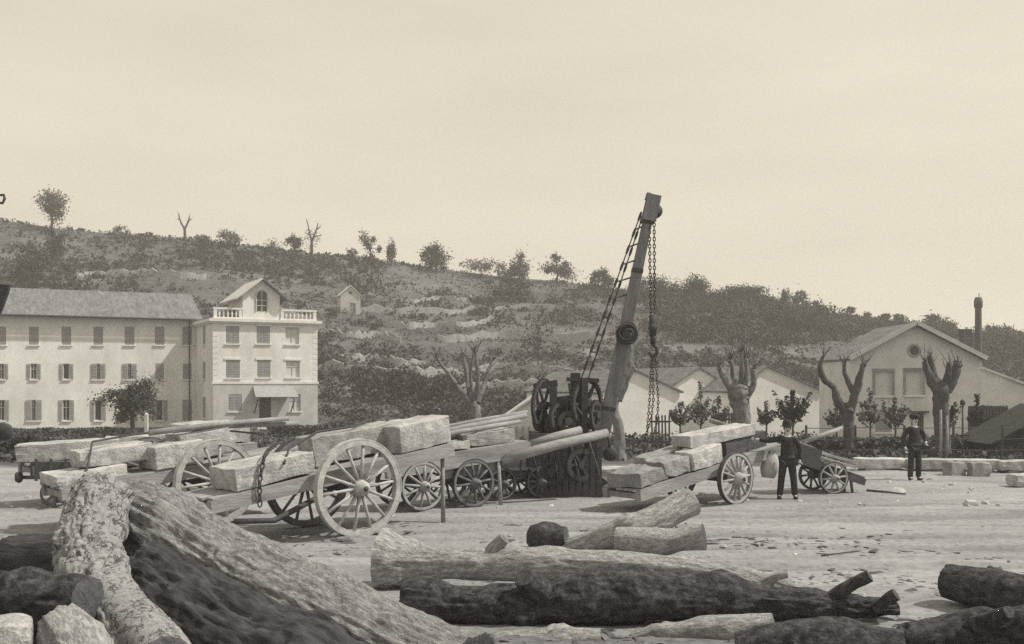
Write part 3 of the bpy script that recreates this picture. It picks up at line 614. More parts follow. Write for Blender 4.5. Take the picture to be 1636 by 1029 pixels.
for r in (hw1, hw2):
    MB().bb(r[0] - 0.14, r[0] - 0.01, -0.05, 0.02, r[2], r[3]).build('window_surround', M['stone_dull'], house); MB().bb(r[1] + 0.01, r[1] + 0.14, -0.05, 0.02, r[2], r[3]).build('window_surround', M['stone_dull'], house); MB().bb(r[0] - 0.16, r[1] + 0.16, -0.06, 0.02, r[3] + 0.005, r[3] + 0.15).build('lintel', M['stone_dull'], house)
window(house, hl, 0, 'closed', depth=0.18)
ddo = MB().bb(hd[0], hd[1], 0.1, 0.16, hd[2], hd[3]).build('door', M['door'], house); MB().bb(hd[0] - 0.2, hd[1] + 0.2, -0.35, 0.0, hd[3] + 0.02, hd[3] + 0.12).build('door_hood', M['timber_dark'], ddo)
oc = MB().lathe([(0, -0.01), (0.27, -0.01), (0.27, 0.06)], 20, 'y', (ax, 0, hrect(0, 1, 560, 560)[3])).build('round_window', M['glass'], house)
MB().lathe([(0.27, 0.03), (0.27, -0.05), (0.40, -0.05), (0.40, 0.03)], 20, 'y', (ax, 0, hrect(0, 1, 560, 560)[3])).build('round_window_frame', M['stone_dull'], oc)
sl1 = (zk - ze) / ax
for sgn, e0 in ((-1, 0.0), (1, W)):
    e = e0 + sgn * 0.15; zz = ze - 0.15 * sl1 + 0.12
    q = [(e, -0.45, zz), (ax + 0.004 * sgn, -0.45, zk + 0.12), (ax + 0.004 * sgn, dp + 0.3, zk + 0.12), (e, dp + 0.3, zz)]
    if sgn > 0: q = [q[1], q[0], q[3], q[2]]
    r = slab(MB(), q, 0.12).build('roof_slope', M['roof_tile'], house)
    MB().beam((e, -0.48, zz + 0.0), (ax + 0.004 * sgn, -0.48, zk + 0.12), 0.06, 0.24).build('verge_board', M['roof_pale'], r)
cb = at(1539, 545, HD + 4.5); MB().bb(cb.x - ha.x - 0.28, cb.x - ha.x + 0.28, 3.9, 4.5, zk * 0.55, at(0, 526, HD + 4.2).z - hz).build('chimney', M['roof_dark'], house)
# low annex running on to the right
an = MB(); e1 = at(1680, 632, HD + 1.2); x1 = e1.x - ha.x; zt0 = at(1568, 584, HD + 1.2).z - hz; zt1 = at(1680, 632, HD + 1.2).z - hz
an.quad_faces([(W, 1.2, -0.5), (x1, 1.2, -0.5), (x1, 1.2, zt1), (W, 1.2, zt0), (W, 6, -0.5), (x1, 6, -0.5), (x1, 6, zt1), (W, 6, zt0)], [(0, 1, 2, 3), (1, 5, 6, 2), (5, 4, 7, 6)])
an.build('annex_wall', M['plaster_grey'], house)
slab(MB(), [(W + 0.003, 1.0, zt0 + 0.12), (x1 + 0.2, 1.0, zt1 + 0.08), (x1 + 0.2, 6.2, zt1 + 0.08), (W + 0.003, 6.2, zt0 + 0.12)], 0.12).build('annex_roof', M['roof_pale'], house)

ck = at(1563, 475, 86); cbz = float(base_z(86)); ch = ck.z - cbz
chim = empty('factory_chimney', (ck.x, 86, cbz), 0, 'tall slim dark factory chimney rising behind the grey house', 'chimney')
MB().lathe([(0.34, -0.5), (0.25, ch - 0.9)], 14).build('shaft', M['roof_dark'], chim, True)
MB().lathe([(0.25, ch - 0.9), (0.33, ch - 0.78), (0.33, ch - 0.3), (0.25, ch), (0.17, ch), (0.17, ch - 0.6)], 14).build('cap', M['roof_dark'], chim, True)
MB().tube([(0.05, 0, ch - 0.1), (0.05, 0, ch + 0.35)], 0.03, 5).build('lightning_rod', M['iron'], chim)

# ------------------------------------------------------------------ ridge trees and distinct hillside bushes
GRP = 'trees along the hill crest'
def ridge(px, ytop, ybase, wpx, label, leaf='leaf', trunk=0.25, n=700, D=None, name='ridge_tree', lumpy=0.25, cat='tree', clumps=22, size=0.34):
    if D is None: D = YR - 2.5
    x = (px - CX) / F * D; z = float(hill_z(x, D)); s = D / F
    top = EYE - (ytop - HY) * s - z; rx = wpx * s / 2; rz = top * (1 - trunk) / 2
    tree(name, (x, D, z - 0.1), top, (rx, rx * 0.9, rz), top * trunk, max(0.1, top * 0.035), label, cat, GRP, leaf, int(n * 2.3), size, clumps, 0.24, 8, lumpy=lumpy)
ridge(82, 309, 358, 44, 'tall round dark tree standing alone on the far left crest', 'leaf', 0.2, 1300)
ridge(195, 362, 376, 34, 'low sparse bush on the crest, right of the lone round tree', 'leaf_pale', 0.05, 240, name='ridge_bush', cat='bush')
ridge(324, 374, 384, 30, 'low flat bush on the crest, right of the bare forked tree', 'leaf_pale', 0.05, 260, name='ridge_bush', cat='bush')
ridge(367, 369, 392, 34, 'rounded pale bush on the crest above the pavilion dormer', 'leaf_pale', 0.05, 520, name='ridge_bush', cat='bush')
ridge(437, 384, 400, 28, 'thin pale bush on the crest, left of the bare branching tree', 'leaf_pale', 0.05, 220, name='ridge_bush', cat='bush')
ridge(470, 376, 402, 24, 'small leafy tree touching the bare branching tree on the crest', 'leaf', 0.25, 420)
ridge(592, 377, 412, 30, 'small tree with two tufted heads on the crest, left of the slim one', 'leaf', 0.15, 520, lumpy=0.6, clumps=9)
ridge(625, 384, 414, 15, 'slim upright small tree on the crest above the hut', 'leaf', 0.2, 330)
ridge(563, 397, 410, 16, 'tiny faint bush on the crest, left of the tufted tree', 'leaf_pale', 0.1, 110, name='ridge_bush', cat='bush')
ridge(697, 393, 436, 46, 'dark rounded tree on the crest above the pale terrace wall', 'leaf_dark', 0.08, 1300)
ridge(768, 410, 434, 50, 'wide pale airy tree on the crest, right of the dark rounded one', 'leaf_pale', 0.2, 480)
ridge(830, 405, 442, 32, 'dark round-headed tree among low ridge bushes, centre of the crest', 'leaf', 0.12, 850)
ridge(806, 420, 440, 30, 'low grey bush tucked against the dark round-headed tree', 'leaf_pale', 0.05, 320, name='ridge_bush', cat='bush')
ridge(890, 413, 452, 46, 'ragged two-lobed tree on the crest left of the jib', 'leaf', 0.1, 1000, lumpy=0.5, clumps=12)
ridge(963, 429, 466, 34, 'dark bush seen through the ladder stays of the crane', 'leaf_dark', 0.06, 900, name='ridge_bush', cat='bush')
ridge(1046, 444, 494, 54, 'dark spreading tree behind the hanging chain', 'leaf_dark', 0.08, 1700, D=186)
ridge(1105, 446, 500, 60, 'dark broad tree, first of the wood right of the chain', 'leaf_dark', 0.05, 2600, D=188)
ridge(1180, 455, 520, 86, 'largest dark tree in the wood, a wide dome above the big pollard', 'leaf_dark', 0.04, 3600, D=187)
ridge(1140, 466, 505, 40, 'dark tree filling the dip between the broad tree and the wide dome', 'leaf_dark', 0.04, 1000, D=187)
ridge(1225, 474, 515, 40, 'dark low tree at the right shoulder of the wide dome', 'leaf_dark', 0.04, 1000, D=186)
ridge(1254, 464, 496, 16, 'slim tree, left one of the pair after the wood', 'leaf', 0.25, 340)
ridge(1276, 464, 498, 20, 'bushier tree, right one of the pair after the wood', 'leaf', 0.25, 420)
ridge(1305, 481, 502, 14, 'small lone round tree on the crest right of the pair', 'leaf', 0.35, 230)
ridge(1358, 490, 508, 15, 'tiny umbrella-shaped tree on the crest left of the house gable', 'leaf', 0.5, 160)
ridge(1386, 497, 512, 12, 'faint tiny tree on the crest, between two umbrella-shaped ones', 'leaf_pale', 0.4, 110)
ridge(1412, 500, 514, 16, 'tiny flat-topped tree nearest the left slope of the gable', 'leaf', 0.45, 150)
ridge(1438, 501, 517, 20, 'small flat-topped tree just left of the gable peak', 'leaf', 0.4, 200)
ridge(1490, 505, 540, 40, 'dark bushy tree behind the right slope of the gable peak', 'leaf_dark', 0.05, 900)
ridge(1515, 515, 545, 34, 'dark low bush between gable peak and house chimney', 'leaf_dark', 0.03, 700, name='ridge_bush', cat='bush')
ridge(1582, 520, 556, 28, 'dark bush just right of the factory chimney', 'leaf_dark', 0.05, 700, name='ridge_bush', cat='bush')
ridge(1607, 521, 560, 26, 'dark upright bush second from the right edge on the crest', 'leaf_dark', 0.05, 700, name='ridge_bush', cat='bush')
ridge(1636, 530, 570, 34, 'dark bush cut by the right picture edge on the crest', 'leaf_dark', 0.03, 800, name='ridge_bush', cat='bush')
def hbush(px, py, wpx, hpx, label, leaf='leaf_dark', n=1100):
    p = hill_hit(px, py + hpx / 2); s = p.y / F
    tree('hillside_bush', p - Vector((0, 0, 0.1)), hpx * s * 1.15, (wpx * s / 2, wpx * s / 2.4, hpx * s / 2), 0.2, 0.1, label, 'bush', 'large bushes on the hillside', leaf, n, 0.4, 26, 0.2, 5)
hbush(815, 464, 70, 34, 'dark wide bush under the ridge trees, centre of the hill', n=1500)
hbush(85, 395, 34, 46, 'dark bush directly below the lone round crest tree', n=1000)
hbush(40, 425, 70, 50, 'dark thicket at the far left above the dormitory roof', n=1500)
hbush(645, 618, 60, 44, 'dark bush at the hill foot right of the pavilion', n=1500)
hbush(705, 625, 46, 36, 'dark bush at the hill foot, left of the bare pollard', n=1100)
hbush(578, 612, 60, 60, 'grey leafy bush beside the pavilion at the hill foot', 'leaf', 1300)
hbush(860, 560, 60, 70, 'tall loose grey bush on the slope above the winch', 'leaf_pale', 900)
hbush(585, 455, 60, 60, 'dark tree-like bush just right of the hut', n=1200)

# bare trees: forked crest trees and pollards
def bare_tree(name, loc, trunk, branches, label, mt='trunk', cat='tree', group=None, knob=True, twigs=0, crown=None):
    """trunk: list of (point, r); branches: list of lists of (point, r) in local metres"""
    o = empty(name, loc, 0, label, cat, group)
    def smooth_path(seg):
        P = [Vector(p) for p, _ in seg]; R = [r for _, r in seg]; out, rr = [], []
        for i in range(len(P) - 1):
            p0, p1, p2, p3 = P[max(0, i - 1)], P[i], P[i + 1], P[min(len(P) - 1, i + 2)]
            for t in np.linspace(0, 1, 7)[:-1]:
                q = 0.5 * ((2 * p1) + (p2 - p0) * t + (2 * p0 - 5 * p1 + 4 * p2 - p3) * t * t + (3 * p1 - p0 - 3 * p2 + p3) * t ** 3)
                j = 0.05 * R[i]; out.append(q + Vector((random.uniform(-j, j), random.uniform(-j, j), 0))); rr.append((R[i] * (1 - t) + R[i + 1] * t) * random.uniform(0.97, 1.03))
        out.append(P[-1]); rr.append(R[-1]); return out, rr
    def rough(mb, am):
        c = np.array(mb.v); d = np.stack([fbm(c[:, 0] * 5 + loc[0], c[:, 1] * 5, c[:, 2] * 3.5, 3, 400 + k) for k in range(3)], -1) * am; mb.v = [tuple(q) for q in c + d]
    a, b = smooth_path(trunk); mb = MB(); mb.tube(a, b, 16); rough(mb, max(b) * 0.22); mb.build('trunk', M[mt], o, True)
    for br in branches:
        a, b = smooth_path(br)
        mb = MB()
        if knob:
            for q_ in range(5): mb.lathe([(b[-1] * rr_, b[-1] * zz_) for rr_, zz_ in ((0, -.6), (.5, -.45), (.62, 0), (.45, .45), (0, .6))], 7, 'z', a[-1] + Vector((random.uniform(-1, 1), random.uniform(-1, 1), random.uniform(-1.6, .4))) * b[-1] * 0.8)
        mb.tube(a, b, 10); rough(mb, b[0] * 0.3)
        for _ in range(twigs):
            e = (a[-1] if random.random() < 0.7 else a[random.randint(len(a) // 2, len(a) - 1)]) + Vector((random.uniform(-.08, .08), random.uniform(-.08, .08), 0)); d = Vector((random.uniform(-.8, .8), random.uniform(-.8, .8), 1)).normalized() * random.uniform(0.3, 0.9)
            mb.tube([e, e + d * 0.5 + Vector((random.uniform(-.05, .05), 0, 0)), e + d], [0.018, 0.013, 0.006], 4)
        mb.build('limb', M[mt], o, True)
    if crown: V, q = leaf_quads(crown[0], crown[1]); obj('crown', np_mesh('crown', V, q), M[crown[2]], o)
    return o
def px_tree(name, D, base, trunk, branches, label, mt='trunk', twigs=0, crown=None, group=None, zbase=None, knob=True):
    """pixel sketch -> local metres at depth D; every point (px, py, r_px[, depth offset])"""
    b = at(*base, D); gz_ = float(ground_z(b.x, D)) if zbase is None else zbase; s = D / F; org = Vector((b.x, D, gz_))
    def cv(seg, first=False):
        out = []
        for i, p in enumerate(seg):
            q = at(p[0], p[1], D) - org; q.y += (p[3] if len(p) > 3 else 0)
            out.append((q, p[2] * s))
        return out
    tr = cv(trunk); tr = [(Vector((tr[0][0].x, 0, -0.3)), tr[0][1] * 1.35)] + tr
    return bare_tree(name, org, tr, [cv(x) for x in branches], label, mt, 'tree', group, knob, twigs, crown)
D = YR - 3; 
def rz_(px): x = (px - CX) / F * D; return float(hill_z(x, D))
px_tree('ridge_tree', D, (296, 384), [(296, 382, 2.2), (295, 366, 2.0)], [[(295, 366, 1.8), (289, 355, 1.3), (285, 341, .7)], [(295, 366, 1.8), (300, 352, 1.3, .5), (301, 344, .6, .5)], [(299, 354, 1.0), (306, 350, .6)], [(288, 352, 1), (284, 350, .5)]], 'bare forked tree on the left crest above the wing roof', 'trunk_dark', 2, group=GRP, zbase=rz_(296))
cp, _ = crown_points(170, 1.5, 1.3, 1.9, 14, 0.2); cp[:, 2] += 3.2
px_tree('ridge_tree', D, (498, 402), [(498, 401, 2.4), (498, 385, 2.2)], [[(498, 386, 1.9), (494, 368, 1.2), (490, 351, .6)], [(498, 386, 1.9), (504, 368, 1.3, .5), (507, 356, .6, .6)], [(503, 370, 1.1), (512, 362, .6)], [(500, 378, 1.2), (513, 376, .6)], [(496, 375, 1.0), (487, 372, .5)]], 'bare branching tree on the crest above the pavilion roof', 'trunk_dark', 2, (cp, 0.3, 'leaf'), GRP, zbase=rz_(498))
GP = 'pollarded trees behind the carts'
cp, _ = crown_points(160, 0.9, 0.7, 1.0, 12, 0.25); cp[:, 2] += 3.2
px_tree('pollard_tree', 45, (760, 690), [(760, 690, 10), (758, 655, 9), (755, 640, 9)], [[(752, 646, 6), (730, 616, 4), (698, 572, 2.6)], [(754, 640, 5), (746, 605, 4, .3), (740, 566, 2, .4)], [(758, 640, 5), (764, 606, 4, -.3), (760, 562, 2, -.4)], [(761, 644, 6), (774, 612, 4, .3), (786, 576, 2, .5)], [(757, 640, 4), (752, 600, 3), (757, 560, 1.6)]], 'pale pollard with a long dark limb leaning left, above the flat-stone wagon', 'trunk', 9, None, GP)
cp, _ = crown_points(420, 1.5, 1.2, 0.8, 16, 0.34, 0.5); cp[:, 2] += 4.0; cp[:, 0] -= 0.1
px_tree('pollard_tree', 42, (1184, 692), [(1184, 692, 16), (1183, 655, 14), (1181, 632, 16), (1180, 618, 15)], [[(1174, 632, 7), (1160, 610, 5), (1150, 588, 4)], [(1180, 622, 7), (1175, 600, 5, .3), (1170, 574, 3, .3)], [(1186, 622, 7), (1190, 600, 5, -.2), (1189, 572, 3, -.3)], [(1191, 634, 7), (1204, 614, 5), (1203, 590, 4)], [(1183, 618, 5), (1182, 590, 4, -.4), (1180, 562, 2, -.5)]], 'stout pollard trunk with dark leafy head between the white sheds', 'trunk', 14, None, GP)
px_tree('pollard_tree', 43, (1356, 694), [(1356, 694, 9), (1355, 668, 9), (1355, 656, 10), (1355, 648, 8)], [[(1351, 660, 7), (1338, 640, 7), (1332, 620, 5), (1316, 606, 5), (1311, 588, 4), (1314, 572, 2)], [(1358, 658, 8), (1366, 630, 7), (1372, 606, 6), (1380, 582, 4)], [(1366, 632, 5), (1360, 612, 5, .3), (1354, 596, 4, .4), (1354, 580, 2.5, .4)]], 'thin pollard forking wide in front of the house corner', 'trunk_dark', 7, None, GP)
px_tree('pollard_tree', 41, (1505, 704), [(1506, 702, 12), (1504, 650, 12), (1503, 626, 13), (1503, 612, 11)], [[(1496, 624, 9), (1486, 604, 7), (1478, 580, 4)], [(1500, 618, 8), (1495, 596, 7, .3), (1492, 570, 4, .3)], [(1506, 618, 7), (1511, 600, 6, -.2), (1512, 580, 3.5, -.3)], [(1512, 626, 9), (1522, 604, 8), (1531, 580, 6)]], 'dark stubby pollard before the right half of the house', 'trunk_dark', 7, None, GP)
cp, _ = crown_points(900, 0.42, 0.42, 0.42, 20, 0.28, 0.1, 0.2); cp += np.array([0.08, 0.0, 4.55])
px_tree('pollard_tree', 38, (988, 712), [(990, 710, 9), (988, 680, 8), (980, 655, 7), (990, 620, 7.5), (1004, 580, 8), (1004, 545, 7)], [[(988, 640, 6), (1000, 610, 6), (1012, 585, 5)], [(1003, 552, 5), (1006, 530, 4)], [(982, 660, 6), (974, 640, 5), (984, 600, 4)]], 'crooked pollard trunk rising just right of the jib foot', 'trunk', 4, None, GP)

# round tree in front of the dormitory and its stake
rt = at(213, 688, 70); tz = float(ground_z(rt.x, 70))
tree('garden_tree', (rt.x, 70, tz), at(0, 603, 70).z - tz, (1.75, 1.6, 1.35), 1.2, 0.16, 'dark round garden tree in front of the white dormitory wing', leaf='leaf', n=7500, size=0.15, clumps=48, spread=0.17, n_limbs=30, lumpy=0.5, hollow=0.15)
sp_ = at(234, 690, 68); stk = MB(); stk.box((0, 0, 0.6), (0.2, 0.16, 1.9)); stk.quad_faces([(-.1, -.08, 1.551), (.1, -.08, 1.551), (.1, .08, 1.551), (-.1, .08, 1.551), (0, 0, 1.66)], [(0, 1, 4), (1, 2, 4), (2, 3, 4), (3, 0, 4)])
so = stk.build('post', M['trim']); so.location = (sp_.x, 68, float(ground_z(sp_.x, 68))); tag(so, 'pale square post standing right of the round garden tree', 'post')

# young trees behind the fence
def young(px, ytop, ybase, wpx, D, label, leaf='leaf_young', n=680, dense=1.0):
    b = at(px, ybase, D); gz_ = float(ground_z(b.x, D)); s = D / F; top = EYE - (ytop - HY) * s - gz_; low = max(0.5, EYE - (ybase - 12 - HY) * s - gz_)
    o = empty('young_tree', (b.x, D, gz_), 0, label, 'tree', 'young trees along the fence')
    mb = MB(); mb.tube([(0, 0, -0.2), (0.02, 0, low), (0, 0, top * 0.96)], [0.05, 0.042, 0.012], 6); cen = []
    nb = int(15 * dense)
    for k in range(nb):
        f = k / nb; z0 = low * 0.95 + (top * 0.62 - low) * f; a = k * 2.4; rr = wpx * s / 2 * (1 - 0.55 * f) * random.uniform(0.75, 1.1)
        p0 = Vector((0, 0, z0)); p2 = Vector((math.cos(a) * rr, math.sin(a) * rr * 0.9, min(top * 1.02, z0 + rr * random.uniform(0.7, 1.9)))); p1 = (p0 + p2) / 2 + Vector((math.cos(a), math.sin(a), -0.6)) * 0.12 * rr
        mb.tube([p0, p1, p2], [0.02, 0.014, 0.005], 4)
        for q in range(int(n / nb)):
            t = random.uniform(0.25, 1.05); c = p0.lerp(p1, t * 2) if t < 0.5 else p1.lerp(p2, t * 2 - 1)
            cen.append(c + Vector((random.gauss(0, .05), random.gauss(0, .05), random.gauss(0, .05))))
    for q in range(int(n * 0.12)): cen.append(Vector((random.gauss(0, .05), random.gauss(0, .05), random.uniform(top * 0.75, top))))
    mb.build('trunk', M['trunk_dark'], o, True)
    V, qd = leaf_quads(np.array([tuple(c) for c in cen]), 0.14 * rng.uniform(0.6, 1.4, len(cen))); obj('crown', np_mesh('crown', V, qd), M[leaf], o)
young(1086, 642, 692, 44, 50, 'small leafy young tree, leftmost of the row by the picket fence')
young(1119, 611, 692, 44, 51, 'tallest young tree of the row, in front of the middle shed')
young(1148, 632, 692, 36, 52, 'young tree just left of the stout pollard')
young(1224, 640, 690, 36, 48, 'young tree right of the stout pollard, left of the dense dark one')
young(1266, 624, 692, 66, 45, 'dense dark young tree behind the standing man', 'leaf', 1300, 2.0)
young(1336, 640, 696, 36, 50, 'young tree beside the thin forked pollard')
young(1390, 620, 696, 44, 50, 'upright young tree under the left blind window of the house')
young(1430, 634, 698, 52, 48, 'bushy young tree left of the house door', n=700)
young(1512, 628, 700, 50, 47, 'young tree behind the dark stubby pollard', 'leaf_dark', 700)
young(1561, 630, 694, 34, 50, 'dark young tree left of the slatted enclosure', 'leaf_dark', 700)

# fences
def picket_fence(px0, px1, ytop, D, label):
    a, b = at(px0, 0, D), at(px1, 0, D); gz_ = float(ground_z(a.x, D)); h = at(0, ytop, D).z - gz_
    o = empty('picket_fence', (a.x, D, gz_), 0, label, 'fence', 'picket fence runs'); L = b.x - a.x; n = max(3, int(L / 0.13))
    for z in (h * 0.25, h * 0.8): MB().bb(0, L, 0.032, 0.08, z - 0.04, z + 0.04).build('rail', M['timber_dark'], o)
    me = MB().bb(-0.035, 0.035, -0.012, 0.03, -0.2, h - 0.06).quad_faces([(-.035, -.012, h - .0599), (.035, -.012, h - .0599), (.035, .03, h - .0599), (-.035, .03, h - .0599), (0, .009, h)], [(0, 1, 4), (1, 2, 4), (2, 3, 4), (3, 0, 4)]).mesh('picket')
    me.materials.append(M['timber_dark'])
    for k in range(n):
        p = obj('picket', me, None, o); p.location = (L * (k + 0.5) / n, 0, random.uniform(-0.04, 0.02)); p.rotation_euler.y = random.uniform(-0.03, 0.03)
picket_fence(1040, 1072, 662, 47, 'short dark picket fence under the hanging sling chain')
picket_fence(1146, 1182, 658, 48, 'short dark picket fence left of the stout pollard')
picket_fence(950, 1036, 700, 49, 'low picket fence run behind the crane foot')
def wire_fence(px0, px1, D, label):
    a, b = at(px0, 0, D), at(px1, 0, D); o = empty('rail_fence', (a.x, D, float(ground_z(a.x, D))), 0, label, 'fence'); L = b.x - a.x; n = int(L / 1.6)
    for k in range(n + 1): MB().bb(L * k / n - 0.035, L * k / n + 0.035, -0.035, 0.035, -0.3, 1.25).build('post', M['timber_dark'], o)
    for z in (0.35, 0.75, 1.15): MB().tube([(L * t / 12, -0.05, z - 0.02 * math.sin(t * math.pi / 2)) for t in range(13)], 0.014, 5).build('wire', M['iron'], o)
wire_fence(1288, 1680, 38.5, 'dark post and wire fence along the weedy strip at right')
for (px, ya, yb_, lab) in ((1502, 655, 727, 'pale tree stake, left of the pair beside the stubby pollard'), (1512, 664, 727, 'pale tree stake, right of the pair beside the stubby pollard')):
    p0 = at(px, yb_, 37.5); z0 = float(ground_z(p0.x, 37.5)); o = MB().tube([(0, 0, -0.2), (0.03, 0, 0.8), (0.02, 0, at(0, ya, 37.5).z - z0)], [0.06, 0.055, 0.045], 8).build('stake', M['timber'], None, True); o.location = (p0.x, 37.5, z0); tag(o, lab, 'stake', 'tree stakes by the pollard')
# thin lamp post with crossbar
lp = at(1538, 720, 39.5); lz = float(ground_z(lp.x, 39.5)); po = empty('lamp_post', (lp.x, 39.5, lz), 0, 'thin dark post with small crossbar right of the stubby pollard', 'post'); lt = at(0, 648, 39.5).z - lz
MB().tube([(0, 0, -0.3), (0, 0, lt)], [0.05, 0.035], 8).build('pole', M['iron'], po, True); MB().bb(-0.22, 0.22, -0.025, 0.025, lt * 0.42, lt * 0.42 + 0.06).build('crossbar', M['iron'], po); MB().lathe([(0.02, lt), (0.09, lt + 0.02), (0.1, lt + 0.16), (0.03, lt + 0.22), (0.0, lt + 0.26)], 10).build('finial', M['iron'], po, True)
# slatted enclosure and dark low roof at the right edge
sb = at(1566, 706, 52); sz = float(ground_z(sb.x, 52)); se = empty('slatted_enclosure', (sb.x, 52, sz), 0, 'dark slatted wooden enclosure near the right edge', 'enclosure')
sw = at(1611, 0, 52).x - sb.x; sh_ = at(0, 648, 52).z - sz
for k in range(9): MB().bb(sw * k / 9 + 0.02, sw * k / 9 + 0.1, -0.03, 0.0, -0.1, sh_ + random.uniform(-0.04, 0.04)).build('slat', M['timber_dark'], se)
for z in (0.5, sh_ - 0.2): MB().bb(-0.02, sw, 0.003, 0.06, z, z + 0.1).build('rail', M['timber_dark'], se)
MB().bb(sw - 0.03, sw, 0.065, 1.4, -0.1, sh_ - 0.05).build('side_panel', M['timber_dark'], se); MB().bb(0, sw - 0.04, 1.37, 1.4, -0.1, sh_ - 0.05).build('back_panel', M['timber_dark'], se)
ba = at(1585, 720, 41); bz = float(ground_z(ba.x, 41)); bsn = empty('low_shed', (ba.x, 41, bz), 0, 'low dark plank shed with sloping roof cut by the right edge', 'shed')
r0 = at(1590, 705, 41); r1 = at(1650, 662, 41); xw = 2.6
M['tar'] = mat('tarred boards', 0.022, 0.045, 1.5, dots=0.3, bscale=12)
MB().quad_faces([(0.1, 0, -0.3), (xw, 0, -0.3), (xw, 0, at(0, 650, 41).z - bz), (0.1, 0, at(0, 706, 41).z - bz), (0.1, 3, -0.3), (xw, 3, -0.3), (xw, 3, at(0, 650, 41).z - bz), (0.1, 3, at(0, 706, 41).z - bz)], [(0, 1, 2, 3), (5, 4, 7, 6), (4, 0, 3, 7)]).build('wall', M['tar'], bsn)
slab(MB(), [(-0.15, -0.2, at(0, 709, 41).z - bz), (xw, -0.2, at(0, 647, 41).z - bz), (xw, 3.2, at(0, 647, 41).z - bz), (-0.15, 3.2, at(0, 709, 41).z - bz)], 0.08).build('roof', M['tar'], bsn)

# hedge before the dormitory, weeds of the strip
def leaf_mass(name, pts, size, mt, label, cat, kind=None):
    V, q = leaf_quads(pts, size * rng.uniform(0.6, 1.4, len(pts))); o = obj(name, np_mesh(name, V, q), M[mt]); tag(o, label, cat, kind=kind); return o
def hedge(px0, px1, ytop, D, n, label, amp=0.3, mt='leaf'):
    x0, x1 = (px0 - CX) / F * D, (px1 - CX) / F * D; X = rng.uniform(x0, x1, n); Y = D + rng.normal(0, 0.5, n); gz_ = base_z(D)
    H = (EYE - (ytop - HY) / F * D - gz_) * (1 + amp * fbm(X * 0.5, 0, 0, 4, 77)); Z = gz_ + H * rng.random(n) ** 0.6
    return leaf_mass('hedge', np.stack([X, Y, Z], -1), 0.22, mt, label, 'hedge')
hedge(-40, 345, 685, 73, 9000, 'low dark hedge along the foot of the dormitory wing')
hedge(430, 860, 678, 72, 8000, 'dark hedge along the hill foot between pavilion and pollard', 0.5)
hedge(1290, 1660, 702, 44, 6000, 'dark hedge behind the wire fence in front of the house', 0.35, 'weed')
hedge(-60, 90, 700, 40, 5000, 'dark thicket at the left edge behind the stone carts', 0.5, 'weed')
n = 42000; X = rng.uniform(-46, 46, n); Y = 36 + 48 * rng.random(n) ** 1.6; keep = (np.abs(X) < Y * 0.56) & (fbm(X * 0.3, Y * 0.3, 0, 3, 90) > -0.35) & (Y > 35.5 + 2 * fbm(X * 0.6, 0, 0, 3, 91)); X, Y = X[keep], Y[keep]
hgt = 0.2 + 0.3 * np.clip(fbm(X * 0.4, Y * 0.4, 0, 3, 92) + 0.5, 0, 1); Z = base_z(Y) + hgt * rng.random(len(X))
leaf_mass('weeds', np.stack([X, Y, Z], -1), 0.2, 'weed', 'rough dark weeds between the yard and the buildings', 'weeds', 'stuff')

# ------------------------------------------------------------------ stone blocks
def stone_mesh(size, seed, rough=0.02, cuts=7, chip=0.035):
    bm = bmesh.new(); bmesh.ops.create_cube(bm, size=1.0)
    for v in bm.verts: v.co = Vector((v.co.x * size[0], v.co.y * size[1], v.co.z * size[2]))
    bmesh.ops.bevel(bm, geom=list(bm.edges), offset=min(size) * 0.03, segments=1, affect='EDGES')
    bmesh.ops.subdivide_edges(bm, edges=[e for e in bm.edges if e.calc_length() > min(size) * 0.3], cuts=cuts, use_grid_fill=True)
    co = np.array([v.co[:] for v in bm.verts])
    d = np.stack([fbm(co[:, 0] * 3 + seed, co[:, 1] * 3, co[:, 2] * 3, 4, 200 + k) for k in range(3)], -1) * rough * 2
    corner = (np.abs(co) / (np.array(size) / 2)).sum(1) / 3
    ch = np.clip(fbm(co[:, 0] * 2.5 + seed * 1.7, co[:, 1] * 2.5, co[:, 2] * 2.5, 3, 210), 0, 1)[:, None] * np.clip(corner - 0.6, 0, 1)[:, None] * chip * 6
    co = co + d - np.sign(co) * ch
    for v, c in zip(bm.verts, co): v.co = c
    me = bpy.data.meshes.new('stone_block'); bm.to_mesh(me); bm.free(); return me
def stone(mw, size, label, mt='stone', group=None, seed=None, rough=0.02, name='stone_block', cat='stone'):
    o = obj(name, stone_mesh(size, random.uniform(0, 50) if seed is None else seed, rough), M[mt]); o.matrix_world = mw
    return tag(o, label, cat, group)
def TR(x, y, z, rz=0.0, ry=0.0, rx=0.0): return Matrix.Translation((x, y, z)) @ Matrix.Rotation(rz, 4, 'Z') @ Matrix.Rotation(ry, 4, 'Y') @ Matrix.Rotation(rx, 4, 'X')

